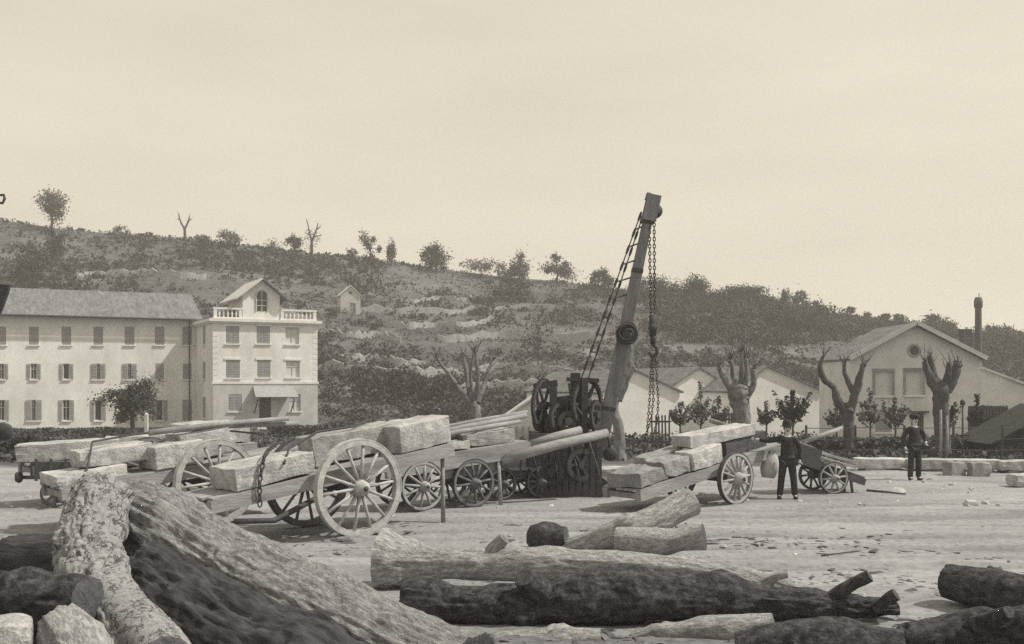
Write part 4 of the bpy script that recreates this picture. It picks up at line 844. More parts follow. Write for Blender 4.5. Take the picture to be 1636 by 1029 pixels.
# ------------------------------------------------------------------ carts
_wc = {}
def wheel(parent, loc, dia, mt, n_sp=14, rw=0.1, spin=0.0, side=-1, hub=0.16):
    """axis along local y, dished; side = -1 faces -y"""
    key = (dia, mt, n_sp, side)
    if key not in _wc:
        R = dia / 2; t = R * 0.13
        fel = MB().lathe([(R - t, -rw / 2), (R - 0.02, -rw / 2), (R - 0.02, rw / 2), (R - t, rw / 2), (R - t, -rw / 2)], 48, 'y').mesh('wheel', False)
        tyr = MB().lathe([(R - 0.019, -rw / 2 - 0.004), (R, -rw / 2 - 0.004), (R, rw / 2 + 0.004), (R - 0.019, rw / 2 + 0.004)], 48, 'y').mesh('tyre')
        hb = MB().lathe([(0.02, side * 0.24), (hub * 0.48, side * 0.24), (hub * 0.55, side * 0.2), (hub * 0.75, side * 0.19), (hub * 0.85, side * 0.1), (hub, side * 0.05), (hub, side * -0.06), (hub * 0.8, side * -0.13), (hub * 0.5, side * -0.16)], 20, 'y').mesh('hub', True)
        cap = MB().lathe([(0.0, side * 0.255), (hub * 0.3, side * 0.25), (hub * 0.3, side * 0.2)], 14, 'y').mesh('axle_cap', True)
        sp = MB().tube([(0, side * 0.05, hub * 0.9), (0, side * 0.03, R * 0.55), (0, 0, R - t + 0.01)], [0.042, 0.034, 0.036], 8, flat=0.75).mesh('spoke', True)
        for me, k in ((fel, mt), (tyr, mt if mt == 'wheel_pale' else 'iron'), (hb, mt), (cap, 'iron'), (sp, mt)): me.materials.append(M[k])
        _wc[key] = (fel, tyr, hb, cap, sp)
    fel, tyr, hb, cap, sp = _wc[key]
    o = obj('wheel', fel, None, parent); o.location = loc; o.rotation_euler.y = spin
    obj('tyre', tyr, None, o); obj('hub', hb, None, o); obj('axle_cap', cap, None, o)
    for k in range(n_sp): s = obj('spoke', sp, None, o); s.rotation_euler.y = 2 * math.pi * k / n_sp
    return o
def cart(name, loc, yaw, pitch, dia, track, x0, x1, wm, label, mt='timber', n_sp=14, deck_w=1.05, rw=0.11, prop=None, group='two-wheeled stone carts', far=None, deck_z=None):
    """local x along the cart (far end +x); bed pitched about the axle. Returns (empty, matrix of the bed surface)"""
    o = empty(name, (loc[0], loc[1], float(ground_z(loc[0], loc[1])) - 0.01), yaw, label, 'cart', group)
    R = dia / 2
    wheel(o, (0, -track / 2, R), dia, wm, n_sp, rw, 0.12, -1); wheel(o, (0, track / 2, R), dia, far or wm, n_sp, rw, 0.3, 1)
    ax = MB(); ax.bb(-0.08, 0.08, -track / 2 + 0.1, track / 2 - 0.1, R - 0.09, R + 0.09); ax.build('axle', M['timber_dark'], o)
    PM = Matrix.Translation((0, 0, R)) @ Matrix.Rotation(-pitch, 4, 'Y'); hb = 0.095
    for sgn in (-1, 1):
        y = sgn * (deck_w / 2 - 0.07)
        MB().bb(x0, x1, y - 0.07, y + 0.07, hb, hb + 0.2).xf(PM).build('side_beam', M[mt], o)
    nx_ = int((x1 - x0) / 0.9)
    for k in range(nx_ + 1):
        x = x0 + 0.1 + (x1 - x0 - 0.2) * k / nx_; MB().bb(x - 0.06, x + 0.06, -deck_w / 2 + 0.142, deck_w / 2 - 0.142, hb + 0.03, hb + 0.15).xf(PM).build('cross_beam', M[mt], o)
    npk = 5; pw = deck_w / npk
    for k in range(npk):
        a = -deck_w / 2 + pw * k; MB().bb(x0 + random.uniform(-.06, .06), x1 + random.uniform(-.06, .06), a + 0.008, a + pw - 0.008, hb + 0.203, hb + 0.245 + random.uniform(-.004, .004)).xf(PM).build('plank', M[mt], o)
    for x, y, top in prop or []:
        p = PM @ Vector((x, y, hb)); MB().tube([(p.x + 0.02, p.y, -0.03), (p.x, p.y, p.z + 0.02)], [0.045, 0.04], 7).build('prop', M['timber'], o, True)
    bed = o.matrix_basis @ PM @ Matrix.Translation((0, 0, hb + 0.25))
    return o, bed
R40 = math.radians(40)
def bind_chain(parent, pts, r=0.02, name='binding_chain'):
    MB().tube(pts, r, 6).build(name, M['iron'], parent, True)
def links(mb, pts, L=0.11, wd=0.028, r=0.012):
    pts = [Vector(p) for p in pts]; seg = [(b - a).length for a, b in zip(pts, pts[1:])]; tot = sum(seg); n = int(tot / (L * 0.78))
    for k in range(n):
        d = (k + 0.5) / n * tot
        for a, b, s in zip(pts, pts[1:], seg):
            if d <= s: c = a.lerp(b, d / s); t = (b - a).normalized(); break
            d -= s
        else: continue
        sd = t.cross(Vector((0, 1, 0))); sd = sd.normalized() if sd.length > 0.01 else Vector((1, 0, 0)); nn = t.cross(sd)
        if k % 2: sd = nn
        lp_ = [c + t * (L / 2 * math.cos(q)) + sd * (wd * math.sin(q)) for q in np.linspace(0, 2 * math.pi, 9)]
        mb.tube(lp_, r, 5, cap=False)
    return mb

# cart A: the big front cart with the bleached wheel
wa = at(573, 857, 18.4); ca = (wa.x - 0.9 * math.sin(R40), 18.4 + 0.9 * math.cos(R40))
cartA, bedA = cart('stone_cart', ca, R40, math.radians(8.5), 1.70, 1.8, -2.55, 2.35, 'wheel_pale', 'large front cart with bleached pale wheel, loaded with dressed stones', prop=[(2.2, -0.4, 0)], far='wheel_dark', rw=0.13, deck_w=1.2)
GS = 'dressed stones loaded on the carts'
stone(bedA @ TR(-1.35, -0.12, 0.20, 0.04), (1.5, 0.9, 0.37), 'pale chained stone at the near end of the big front cart', group=GS)
stone(bedA @ TR(0.55, 0.2, 0.29, -0.03), (1.75, 0.6, 0.52), 'long stone behind the bleached wheel, middle of the front cart', group=GS)
stone(bedA @ TR(1.75, -0.08, 0.26, 0.05), (1.2, 0.95, 0.5), 'pale square-ended stone on the far end of the big front cart', group=GS)
# chain over the near stone, in cart A's own frame
def loc_of(o, bed, p): return o.matrix_basis.inverted() @ (bed @ Vector(p))
ch = MB(); links(ch, [loc_of(cartA, bedA, p) for p in ((-1.75, -0.66, -0.3), (-1.7, -0.66, 0.1), (-1.55, -0.64, 0.48), (-1.2, -0.1, 0.50), (-0.7, 0.5, 0.5))], 0.13, 0.035, 0.014); ch.build('binding_chain', M['iron'], cartA)
bind_chain(cartA, [loc_of(cartA, bedA, p) for p in ((-1.2, -0.62, 0.3), (-0.9, -0.3, 0.49), (-0.1, 0.1, 0.62), (0.6, 0.0, 0.6), (1.2, 0.45, 0.6))], 0.022, 'rope')
bind_chain(cartA, [loc_of(cartA, bedA, p) for p in ((-2.2, -0.62, -0.45), (-1.5, -0.6, -0.6), (-0.3, -0.5, -0.35))], 0.05, 'shaft_stay')

# cart B: behind it at left
wb = at(345, 857, 20.0); cb_ = (wb.x - 0.85 * math.sin(R40), 20.0 + 0.85 * math.cos(R40))
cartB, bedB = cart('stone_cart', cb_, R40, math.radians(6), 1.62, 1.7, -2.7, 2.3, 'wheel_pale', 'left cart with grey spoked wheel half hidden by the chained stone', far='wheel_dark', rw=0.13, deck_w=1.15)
stone(bedB @ TR(-2.15, -0.1, 0.10, 0.06), (1.25, 0.9, 0.2), 'thin flat slab at the left end of the left cart', group=GS)
stone(bedB @ TR(-1.55, 0.15, 0.36, -0.05), (1.3, 0.8, 0.30), 'stone lying on the flat slab of the left cart', group=GS)
stone(bedB @ TR(-0.55, -0.2, 0.23, 0.07), (0.95, 0.75, 0.43), 'stone just left of the grey spoked wheel', group=GS)
stone(bedB @ TR(0.2, 0.25, 0.30, 0.1), (1.1, 0.6, 0.5), 'stone seen through the spokes of the grey wheel', 'stone_dull', group=GS)
bind_chain(cartB, [loc_of(cartB, bedB, p) for p in ((-2.4, -0.6, 0.0), (-2.2, -0.5, 0.24), (-1.9, 0.0, 0.65), (-1.0, 0.3, 0.65), (0.2, 0.2, 0.62), (1.6, 0.3, 0.3))], 0.022, 'rope')
for k, (a, b_, lab) in enumerate((((-0.9, -0.15, 0.68), (2.2, 0.25, 0.55), 'long pale pole over the left cart load, upper one'), ((-0.5, 0.15, 0.66), (2.5, 0.35, 0.40), 'long pale pole over the left cart load, lower one'))):
    p0, p1 = bedB @ Vector(a), bedB @ Vector(b_); o = MB().tube([(0, 0, 0), (p1 - p0) * 0.5 + Vector((0, 0, 0.03)), p1 - p0], [0.06, 0.055, 0.045], 8).build('pole', M['timber'], None, True); o.location = p0; tag(o, lab, 'pole', 'poles on the left cart')

# cart F: further left behind
cf = (-8.7, 24.6)
cartF, bedF = cart('stone_cart', cf, R40, math.radians(3), 1.45, 1.6, -2.4, 2.8, 'wheel_dark', 'rear left cart mostly hidden behind the other loads', rw=0.12, deck_w=1.1)
stone(bedF @ TR(-1.5, -0.1, 0.20, -0.35), (2.1, 0.75, 0.38), 'long pale stone at left, above the dark trolley', group=GS)
stone(bedF @ TR(0.15, 0.1, 0.2, -0.35), (1.5, 0.7, 0.36), 'long pale stone continuing right toward the poles', group=GS)
stone(bedF @ TR(1.6, -0.05, 0.30, 0.15), (1.15, 0.9, 0.56), 'tall block with shaded front and bright right end above the grey wheel', group=GS)
stone(bedF @ TR(2.5, 0.1, 0.24, 0.0), (0.5, 0.8, 0.42), 'small block behind the tall shaded block', group=GS)
# small dark trolley at the far left
tp = at(88, 792, 23.0); tro = empty('hand_trolley', (tp.x, 23.0, float(ground_z(tp.x, 23))), 0.15, 'small dark two-wheeled trolley with axle end at far left', 'trolley')
tb = MB(); tb.box((0, 0, 0.78), (0.85, 0.6, 0.36)); tb.build('body', M['timber_dark'], tro)
for x in (-0.3, 0, 0.3): MB().bb(x - 0.03, x + 0.03, -0.33, -0.301, 0.56, 1.03).build('batten', M['timber_dark'], tro)
MB().tube([(-0.75, 0, 0.62), (0.6, 0, 0.58)], 0.04, 8).build('handle_bar', M['iron'], tro, True)
MB().lathe([(0.0, -0.80), (0.10, -0.80), (0.13, -0.74), (0.10, -0.68), (0.0, -0.68)], 12, 'x', (0, 0, 0.62)).build('counterweight', M['iron'], tro, True)
for y in (-0.38, 0.38): wheel(tro, (0.1, y, 0.3), 0.6, 'wheel_dark', 8, 0.07, 0, -1 if y < 0 else 1, 0.08)

# wagon C: low four-wheeled wagon with flat stones
wc0 = at(675, 815, 22.2); Y36 = math.radians(34)
wag = empty('wagon', (wc0.x - 0.55 * math.sin(Y36), 22.2 + 0.55 * math.cos(Y36), float(ground_z(wc0.x, 22.4)) - 0.01), Y36, 'low four-wheeled wagon with flat stones, centre of the yard', 'wagon')
for x, spn in ((0.0, 0.1), (1.25, 0.4)):
    for y, sd in ((-0.55, -1), (0.55, 1)): wheel(wag, (x, y, 0.52), 1.04, 'wheel_mid' if x == 0 and y < 0 else 'wheel_dark', 12, 0.09, spn, sd, 0.12)
    MB().bb(x - 0.06, x + 0.06, -0.45, 0.45, 0.45, 0.58).build('axle', M['timber_dark'], wag)
PMw = Matrix.Translation((0, 0, 0.98)) @ Matrix.Rotation(-math.radians(5.5), 4, 'Y')
for y in (-0.52, 0.52): MB().bb(-0.85, 2.75, y - 0.06, y + 0.06, -0.2, 0.1).xf(PMw).build('side_beam', M['timber'], wag)
for k in range(5): MB().bb(-0.9 + random.uniform(-.05, .05), 2.7, -0.585 + k * 0.234 + 0.006, -0.585 + (k + 1) * 0.234 - 0.006, 0.103, 0.145).xf(PMw).build('plank', M['timber'], wag)
MB().bb(-0.1, 0.1, -0.4, 0.4, -0.39, -0.202).xf(PMw).build('bolster', M['timber_dark'], wag); MB().bb(1.15, 1.35, -0.4, 0.4, -0.5, -0.202).xf(PMw).build('bolster', M['timber_dark'], wag)
MB().bb(0.55, 2.0, -0.455, -0.43, -0.42, -0.21).xf(PMw).build('side_board', M['timber'], wag)
pr_ = PMw @ Vector((1.9, -0.52, -0.2)); MB().tube([(pr_.x, pr_.y - 0.1, -0.02), (pr_.x, pr_.y, pr_.z + 0.05)], [0.05, 0.045], 7).build('prop', M['timber'], wag, True)
bedC = wag.matrix_basis @ PMw @ Matrix.Translation((0, 0, 0.15))
stone(bedC @ TR(-0.35, 0.05, 0.13, 0.1), (0.95, 0.7, 0.24), 'rounded rough stone at the left end of the low wagon', group=GS, rough=0.05)
stone(bedC @ TR(0.65, -0.1, 0.10, 0.0), (1.1, 0.85, 0.18), 'flat slab lying in the middle of the low wagon', group=GS, rough=0.03)
stone(bedC @ TR(0.75, 0.2, 0.28, 0.12), (1.3, 0.4, 0.16), 'narrow slab stacked on the flat slab of the low wagon', group=GS, rough=0.03)
stone(bedC @ TR(1.85, 0.0, 0.16, -0.05), (1.2, 0.9, 0.3), 'pale slab at the right end of the low wagon', group=GS, rough=0.03)
for k, (a, b_, r, lab) in enumerate(((at(845, 712, 24.15), at(928, 687, 24.6), 0.11, 'thick log pole rising right before the winch, upper one'), (at(800, 735, 23.35), at(970, 692, 24.3), 0.12, 'thick log pole rising right before the winch, lower one'))):
    o = MB().tube([(0, 0, 0), (b_ - a) * 0.5 + Vector((0, 0, 0.02)), b_ - a], [r, r * 0.95, r * 0.85], 12).build('log_pole', M['timber'], None, True); o.location = a; tag(o, lab, 'pole', 'log poles resting on the wagon end')

for a, b_, r, lab in (((-0.6, -0.32, 0.30), (2.7, -0.3, 0.42), 0.06, 'straight pale pole along the near edge of the low wagon load'), ((-0.2, -0.12, 0.34), (3.1, 0.02, 0.50), 0.07, 'thicker pole over the middle of the low wagon load'), ((0.5, 0.3, 0.42), (3.3, 0.25, 0.55), 0.055, 'rear pole over the low wagon load')):
    p0, p1 = bedC @ Vector(a), bedC @ Vector(b_); o = MB().tube([(0, 0, 0), (p1 - p0) * 0.5 + Vector((0, 0, 0.02)), p1 - p0], [r, r * 0.95, r * 0.8], 9).build('pole', M['timber'], None, True); o.location = p0; tag(o, lab, 'pole', 'poles on the low wagon')
bg = at(815, 800, 24.9); bog = empty('iron_bogie', (bg.x, 24.9, float(ground_z(bg.x, 24.9))), math.radians(30), 'dark low iron bogie between the wagon prop and the crane base', 'bogie')
for x, sp2 in ((-0.5, 0.1), (0.5, 0.4)):
    for y, sd2 in ((-0.5, -1), (0.5, 1)): wheel(bog, (x, y, 0.36), 0.72, 'wheel_dark', 10, 0.09, sp2, sd2, 0.11)
    MB().bb(x - 0.06, x + 0.06, -0.42, 0.42, 0.3, 0.42).build('axle', M['iron'], bog)
for y in (-0.35, 0.35): MB().bb(-1.0, 1.0, y - 0.07, y + 0.07, 0.44, 0.64).build('side_beam', M['timber_dark'], bog)
for k in range(6): MB().bb(-1.0 + k * 0.335, -1.0 + k * 0.335 + 0.3, -0.5, 0.5, 0.643, 0.70).build('plank', M['timber_dark'], bog)
MB().bb(-0.6, 0.55, -0.36, 0.36, 0.703, 1.0).build('chest', M['timber_dark'], bog)
# cart D: right cart
wd_ = at(1175, 805, 23.3); cd = (wd_.x - 0.8 * math.sin(R40), 23.3 + 0.8 * math.cos(R40))
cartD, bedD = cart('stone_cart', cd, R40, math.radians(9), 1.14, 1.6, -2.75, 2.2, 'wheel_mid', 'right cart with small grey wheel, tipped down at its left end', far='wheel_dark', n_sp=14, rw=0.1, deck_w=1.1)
stone(bedD @ TR(-2.3, -0.05, 0.16, 0.1), (0.9, 0.9, 0.3), 'lowest stone at the left tip of the right cart', 'stone_dull', GS, rough=0.04)
stone(bedD @ TR(-1.5, -0.2, 0.2, 0.0), (0.8, 0.6, 0.36), 'rough stone second from the left tip of the right cart', 'stone_dull', GS, rough=0.04)
stone(bedD @ TR(-0.55, -0.3, 0.22, 0.05), (1.05, 0.5, 0.42), 'bright square stone left of the small grey wheel', group=GS)
stone(bedD @ TR(-1.0, 0.32, 0.22, 0.0), (1.5, 0.45, 0.40), 'long dull stone at the back of the right cart', 'stone_dull', GS)
stone(bedD @ TR(0.35, -0.02, 0.52, -0.02, 0.05), (2.2, 0.6, 0.26), 'long stone on top, its bright end by the standing man', group=GS)
MB().bb(-0.5, 1.6, -0.5, 0.5, 0.003, 0.44).xf(Matrix.Identity(4)).build('load_bearer', M['timber_dark'], None).matrix_world = bedD
lb = bpy.data.objects['load_bearer']; lb.parent = cartD; lb.matrix_parent_inverse = Matrix.Identity(4); lb.matrix_basis = cartD.matrix_basis.inverted() @ bedD @ TR(0.75, 0.1, 0, 0)
lb.data.transform(Matrix.Diagonal((0.7, 0.8, 0.78, 1)))
for a, b_, lab in ((at(1135, 672, 25.6), at(1200, 692, 24.6), 'thin pale pole slanting down behind the right cart'), (at(1284, 706, 26.4), at(1345, 684, 26.8), 'pale shaft pole rising right of the standing man')):
    o = MB().tube([(0, 0, 0), b_ - a], [0.06, 0.05], 8).build('pole', M['timber'], None, True); o.location = a; tag(o, lab, 'pole', 'poles at the right cart')
sk = at(1228, 745, 24.7); so = MB().lathe([(0.0, -0.30), (0.14, -0.28), (0.2, -0.12), (0.19, 0.08), (0.12, 0.24), (0.05, 0.3), (0.09, 0.36)], 14).build('sack', M['sack'], None, True); so.location = (sk.x, 24.55, 0.75); so.rotation_euler = (0.1, 0.15, 0)
for v in so.data.vertices: v.co *= 1 + 0.12 * float(fbm(v.co.x * 6, v.co.y * 6, v.co.z * 6, 2, 5))
tag(so, 'pale canvas sack hanging at the cart end beside the standing man', 'sack')

# cart E: small cart with planks sliding down to the right
ce = at(1315, 790, 26.0)
cE = empty('plank_cart', (ce.x, 26.0, float(ground_z(ce.x, 26))), math.radians(12), 'small low cart under a heap of sloping planks, right of the standing man', 'cart')
for y, sd in ((-0.5, -1), (0.5, 1)): wheel(cE, (0, y, 0.38), 0.76, 'wheel_mid' if y < 0 else 'wheel_dark', 10, 0.08, 0.2, sd, 0.1)
MB().bb(-0.05, 0.05, -0.42, 0.42, 0.33, 0.43).build('axle', M['timber_dark'], cE)
PE = Matrix.Translation((0, 0, 0.62)) @ Matrix.Rotation(math.radians(18), 4, 'Y')
for y in (-0.4, 0.4): MB().bb(-0.9, 0.95, y - 0.05, y + 0.05, -0.16, 0.0).xf(PE).build('side_beam', M['timber_dark'], cE)
for k in range(4): MB().bb(-0.9, 0.9, -0.45 + k * 0.225 + 0.005, -0.45 + (k + 1) * 0.225 - 0.005, 0.003, 0.04).xf(PE).build('plank', M['timber_dark'], cE)
MB().bb(-0.95, -0.35, -0.42, 0.42, 0.043, 0.32).xf(PE).build('bolster', M['timber_dark'], cE)
for x in (0.35, 0.55): MB().tube([(x, -0.42, -0.02), (x - 0.05, -0.4, 0.42)], 0.035, 6).build('leg', M['timber_dark'], cE, True)
bE = cE.matrix_basis @ PE
for k in range(6):
    a, b = at(1266 + 3 * k, 702 + 4.5 * k, 26.45 - 0.13 * k), at(1352 + 5 * ((k * 3) % 6), 738 + 2.2 * ((k * 2) % 6), 26.2 - 0.11 * k)
    o = MB().beam((0, 0, 0), b - a, 0.13, 0.045).build('loose_plank', M['wheel_pale'], None); o.location = a
    tag(o, 'pale loose plank sloping on the small cart, %s' % ('rearmost', 'second from the back', 'third from the back', 'third from the front', 'second from the front', 'foremost')[k], 'plank', 'planks on the small cart')

# ------------------------------------------------------------------ crane
cb0 = Vector((at(905, 0, 25.6).x, 25.6, float(ground_z(1.3, 25.6))))
crane = empty('derrick_crane', cb0, 0, 'tall timber derrick crane with iron winch, ladder stays and hanging chain', 'crane')
def CL(px, py, dy=0.0): p = at(px, py, 25.6); return Vector((p.x - cb0.x, dy, p.z - cb0.z))
# jib: heavy tapered timber
j0, j1 = CL(962, 705, 0.1), CL(1040, 330, 0.1); dj = (j1 - j0).normalized()
jb = MB(); sd = Vector((0, 1, 0)).cross(dj).normalized(); pts = []
def prism(mb, a, b, wa_, wb_, ta, tb_):
    q = []
    for p, ww, tt in ((a, wa_, ta), (b, wb_, tb_)):
        for sx, sy in ((-1, -1), (1, -1), (1, 1), (-1, 1)): q.append(p + sd * (sx * ww / 2) + Vector((0, sy * tt / 2, 0)))
    mb.quad_faces(q, [(3, 2, 1, 0), (4, 5, 6, 7), (0, 1, 5, 4), (1, 2, 6, 5), (2, 3, 7, 6), (3, 0, 4, 7)]); return mb
prism(jb, j0 - dj * 0.4, j0 + dj * 2.6, 0.31, 0.28, 0.28, 0.28); prism(jb, j0 + dj * 2.601, j1, 0.28, 0.215, 0.28, 0.22)
jo = jb.build('jib', M['timber_jib'], crane)
for k in (0.8, 2.5, 4.2, 5.4):
    c = j0 + dj * k; mb = MB(); prism(mb, c - dj * 0.05, c + dj * 0.05, 0.335 - 0.017 * k, 0.335 - 0.017 * k, 0.30, 0.30); mb.build('iron_band', M['iron'], jo)
for y in (-0.17, 0.17):
    mb = MB(); a, b = j1 - dj * 0.35 + Vector((0.02, y, 0)), j1 + dj * 0.28 + Vector((0.03, y, 0)); prism(mb, a, b, 0.33, 0.32, 0.07, 0.07); mb.build('head_cheek', M['timber_jib'], jo)
prism(MB(), j1 + dj * 0.2 + Vector((-0.1, 0.1, 0)), j1 + dj * 0.36 + Vector((-0.1, 0.1, 0)), 0.12, 0.1, 0.2, 0.2).build('head_block', M['timber_jib'], jo)
MB().lathe([(0.04, -0.05), (0.17, -0.05), (0.14, 0.0), (0.17, 0.05), (0.04, 0.05)], 20, 'y', j1 + Vector((0.12, -0.0, -0.1))).build('pulley', M['iron'], jo, True)
rc = MB(); cc = CL(1001, 534, -0.22)
for k in range(26):
    r_ = random.uniform(0.12, 0.22); tl = random.uniform(-0.7, 0.7); tl2 = random.uniform(-0.4, 0.4); off = Vector((random.gauss(0, .03), random.gauss(-.03, .04), random.gauss(0, .03)))
    rc.tube([cc + off + Vector((r_ * math.cos(q), r_ * (math.sin(q) * tl * 0.5 + math.cos(q) * tl2 * 0.5), r_ * math.sin(q) * 1.05)) for q in np.linspace(0, 2 * math.pi, 15)], 0.018, 5, cap=False)
rc.build('rope_coil', M['iron'], crane, True)
# ladder stays
for y in (-0.28, 0.32):
    a, b = CL(1026 + (4 if y > 0 else -2), 340, y * 0.6 + 0.1), CL(928 + (14 if y > 0 else 0), 604, y + 0.1)
    mb = MB(); links(mb, [a, b], 0.26, 0.022, 0.012); mb.tube([a, b], 0.016, 5); mb.build('stay_chain', M['iron'], crane)
for k in range(1, 9):
    t = k / 9.5
    a, b = CL(1024, 340, -0.07).lerp(CL(928, 604, -0.18), t), CL(1030, 340, 0.29).lerp(CL(942, 604, 0.42), t)
    b2 = a.lerp(j0 + dj * ((j1 - j0).length * (1 - t * 0.7)), 0.9) if k < 6 else b
    MB().tube([a, b2], 0.02, 5).build('rung', M['iron'], crane)
# winch: two big gear wheels, drum, standards
def gear(px, py, rpx, dy, yaw, name='gear_wheel', n=6, t=0.07):
    c = CL(px, py, dy); R = rpx / 66.4; mb = MB().lathe([(R - 0.09, -t / 2), (R, -t / 2), (R, t / 2), (R - 0.09, t / 2), (R - 0.09, -t / 2)], 32, 'y')
    for k in range(n): a = 2 * math.pi * k / n; mb.beam((0.05 * math.cos(a), 0, 0.05 * math.sin(a)), ((R - 0.08) * math.cos(a), 0, (R - 0.08) * math.sin(a)), 0.05, 0.06)
    mb.lathe([(0.0, -0.09), (0.1, -0.09), (0.1, 0.09), (0.0, 0.09)], 12, 'y')
    for k in range(40): a = 2 * math.pi * k / 40; mb.box(((R + 0.012) * math.cos(a), 0, (R + 0.012) * math.sin(a)), (0.03, t, 0.03))
    o = mb.build(name, M['iron'], crane); o.location = c; o.rotation_euler.z = yaw; return o
gear(869, 648, 42, -0.1, math.radians(62)); gear(938, 645, 40, -0.1, math.radians(50)); gear(888, 665, 20, -0.45, math.radians(60), 'pinion_wheel')
MB().tube([CL(866, 646, -0.1), CL(945, 640, -0.1)], 0.05, 10).build('shaft', M['iron'], crane, True)
MB().tube([CL(880, 648, 0.0), CL(922, 643, 0.0)], [0.2, 0.2], 18).build('drum', M['iron'], crane, True)
for px, wpx, yt in ((883, 10, 618), (918, 15, 596), (932, 10, 604)):
    for dy in ((-0.05,) if wpx == 15 else (-0.35, 0.3)):
        MB().beam(CL(px, 700, dy), CL(px + 1, yt, dy), wpx / 66.4, wpx / 66.4, (0, 1, 0)).build('standard', M['iron'], crane)
MB().beam(CL(852, 618, -0.1), CL(890, 612, -0.1), 0.3, 0.16).build('gear_guard', M['iron'], crane); MB().beam(CL(905, 606, -0.1), CL(956, 608, -0.1), 0.3, 0.1).build('gear_guard', M['iron'], crane)
for a, b in (((884, 700), (902, 655)), ((918, 690), (900, 655)), ((935, 690), (952, 640)), ((870, 700), (884, 640))):
    MB().beam(CL(*a, -0.2), CL(*b, -0.2), 0.1, 0.1, (0, 1, 0)).build('brace', M['iron'], crane)
gear(905, 672, 15, -0.5, math.radians(20), 'pinion_wheel', 5); gear(950, 662, 22, -0.3, math.radians(65), 'pinion_wheel', 5); gear(862, 672, 16, 0.2, math.radians(55), 'pinion_wheel', 5)
for a, b, d0, d1 in (((895, 690), (876, 618), -0.5, -0.3), ((925, 690), (946, 622), 0.3, 0.3), ((908, 636), (948, 688), -0.4, -0.45), ((862, 690), (858, 625), 0.3, 0.3), ((910, 612), (925, 690), 0.35, 0.35)):
    MB().tube([CL(*a, d0), CL(*b, d1)], 0.035, 7).build('lever', M['iron'], crane, True)
for k in range(5):
    a, b = CL(905 + 6 * k, 632, -0.2), CL(900 + 12 * k, 690, -0.55); MB().tube([a, a.lerp(b, 0.5) + Vector((0.03, -0.05, -0.06)), b], 0.014, 5).build('rope', M['timber_dark'], crane, True)
# heavy lower frame
for px in (856, 900, 943):
    for dy in (-0.75, 0.75): MB().beam(CL(px, 790, dy), CL(px, 703, dy), 0.2, 0.2, (0, 1, 0)).build('post', M['timber_dark'], crane)
for dy in (-0.76, 0.76):
    MB().beam(CL(846, 697, dy), CL(962, 697, dy), 0.22, 0.2).build('sill_beam', M['timber_dark'], crane); MB().beam(CL(840, 784, dy), CL(968, 784, dy), 0.26, 0.2).build('sill_beam', M['timber_dark'], crane)
    MB().beam(CL(858, 777, dy * 0.99), CL(898, 708, dy * 0.99), 0.12, 0.14, (0, 1, 0)).build('brace', M['timber_dark'], crane); MB().beam(CL(941, 777, dy * 0.99), CL(903, 708, dy * 0.99), 0.12, 0.14, (0, 1, 0)).build('brace', M['timber_dark'], crane)
for px in (856, 943): MB().beam(CL(px, 697, -0.64), CL(px, 697, 0.64), 0.18, 0.18).build('cross_beam', M['timber_dark'], crane)
cbx = MB(); p0, p1 = CL(862, 775), CL(938, 716); cbx.bb(p0.x, p1.x, -0.55, 0.55, p0.z, p1.z); cbx.build('ballast_box', M['timber_dark'], crane)
for k in range(5): z = p0.z + (p1.z - p0.z) * (k + 0.5) / 5; MB().bb(p0.x - 0.02, p1.x + 0.02, -0.59, -0.553, z - 0.085, z + 0.085).build('board', M['timber_dark'], crane)
MB().beam(CL(945, 792, -0.5), CL(966, 765, -0.5), 0.3, 0.2).build('foot_block', M['timber_dark'], crane)
hd0 = CL(952, 690, -0.5); ck_ = MB(); ck_.tube([hd0, hd0 + Vector((0.25, 0, -0.1)), hd0 + Vector((0.3, 0, -0.4))], 0.03, 7); ck_.lathe([(0.0, -0.06), (0.15, -0.06), (0.17, 0.0), (0.15, 0.06), (0.0, 0.06)], 14, 'y', hd0 + Vector((0.3, 0, -0.5))); ck_.build('crank', M['iron'], crane, True)
gear(924, 738, 24, -0.95, math.radians(25), 'gear_wheel', 6); gear(880, 750, 19, -0.95, math.radians(-20), 'pinion_wheel', 5)
for k in range(11):
    x = 848 + k * 10.5; MB().beam(CL(x, 786 + random.uniform(-3, 3), -0.89), CL(x + random.uniform(-1.5, 1.5), 706 + random.uniform(-4, 14), -0.89), 0.12, 0.03, (0, 1, 0)).build('board', M['timber_dark'], crane)
for k in range(4):
    a, b = CL(846 + 30 * k, 700, -0.95), CL(858 + 33 * k, 786, -1.05); MB().tube([a, a.lerp(b, 0.5) + Vector((0.06, -0.06, -0.05)), b], 0.02, 5).build('rope', M['timber_dark'], crane, True)
# hoist chain, hook block and sling
for x0, x1 in ((1036, 1040), (1044, 1046)):
    mb = MB(); links(mb, [CL(x0 + 1, 345, 0), CL(x1, 505, 0)], 0.11, 0.03, 0.013); mb.build('hoist_chain', M['iron'], crane)
hk_o = MB(); c0 = CL(1043, 530, 0); hk_o.box(c0 + Vector((0, 0, 0.15)), (0.16, 0.14, 0.5)); hk_o.lathe([(0.0, -0.09), (0.1, -0.09), (0.11, 0.0), (0.1, 0.09), (0.0, 0.09)], 16, 'y', c0 + Vector((0, 0, 0.1))); hk_o.box(c0 + Vector((0, 0, -0.15)), (0.12, 0.1, 0.3))
hk_o.tube([c0 + Vector((0, 0, -0.1)), c0 + Vector((0, 0, -0.3)), c0 + Vector((0.1, 0, -0.4)), c0 + Vector((0.1, 0, -0.52)), c0 + Vector((-0.02, 0, -0.6)), c0 + Vector((-0.1, 0, -0.5))], [0.05, 0.05, 0.05, 0.05, 0.045, 0.03], 8); hk_o.build('hook_block', M['iron'], crane, True)
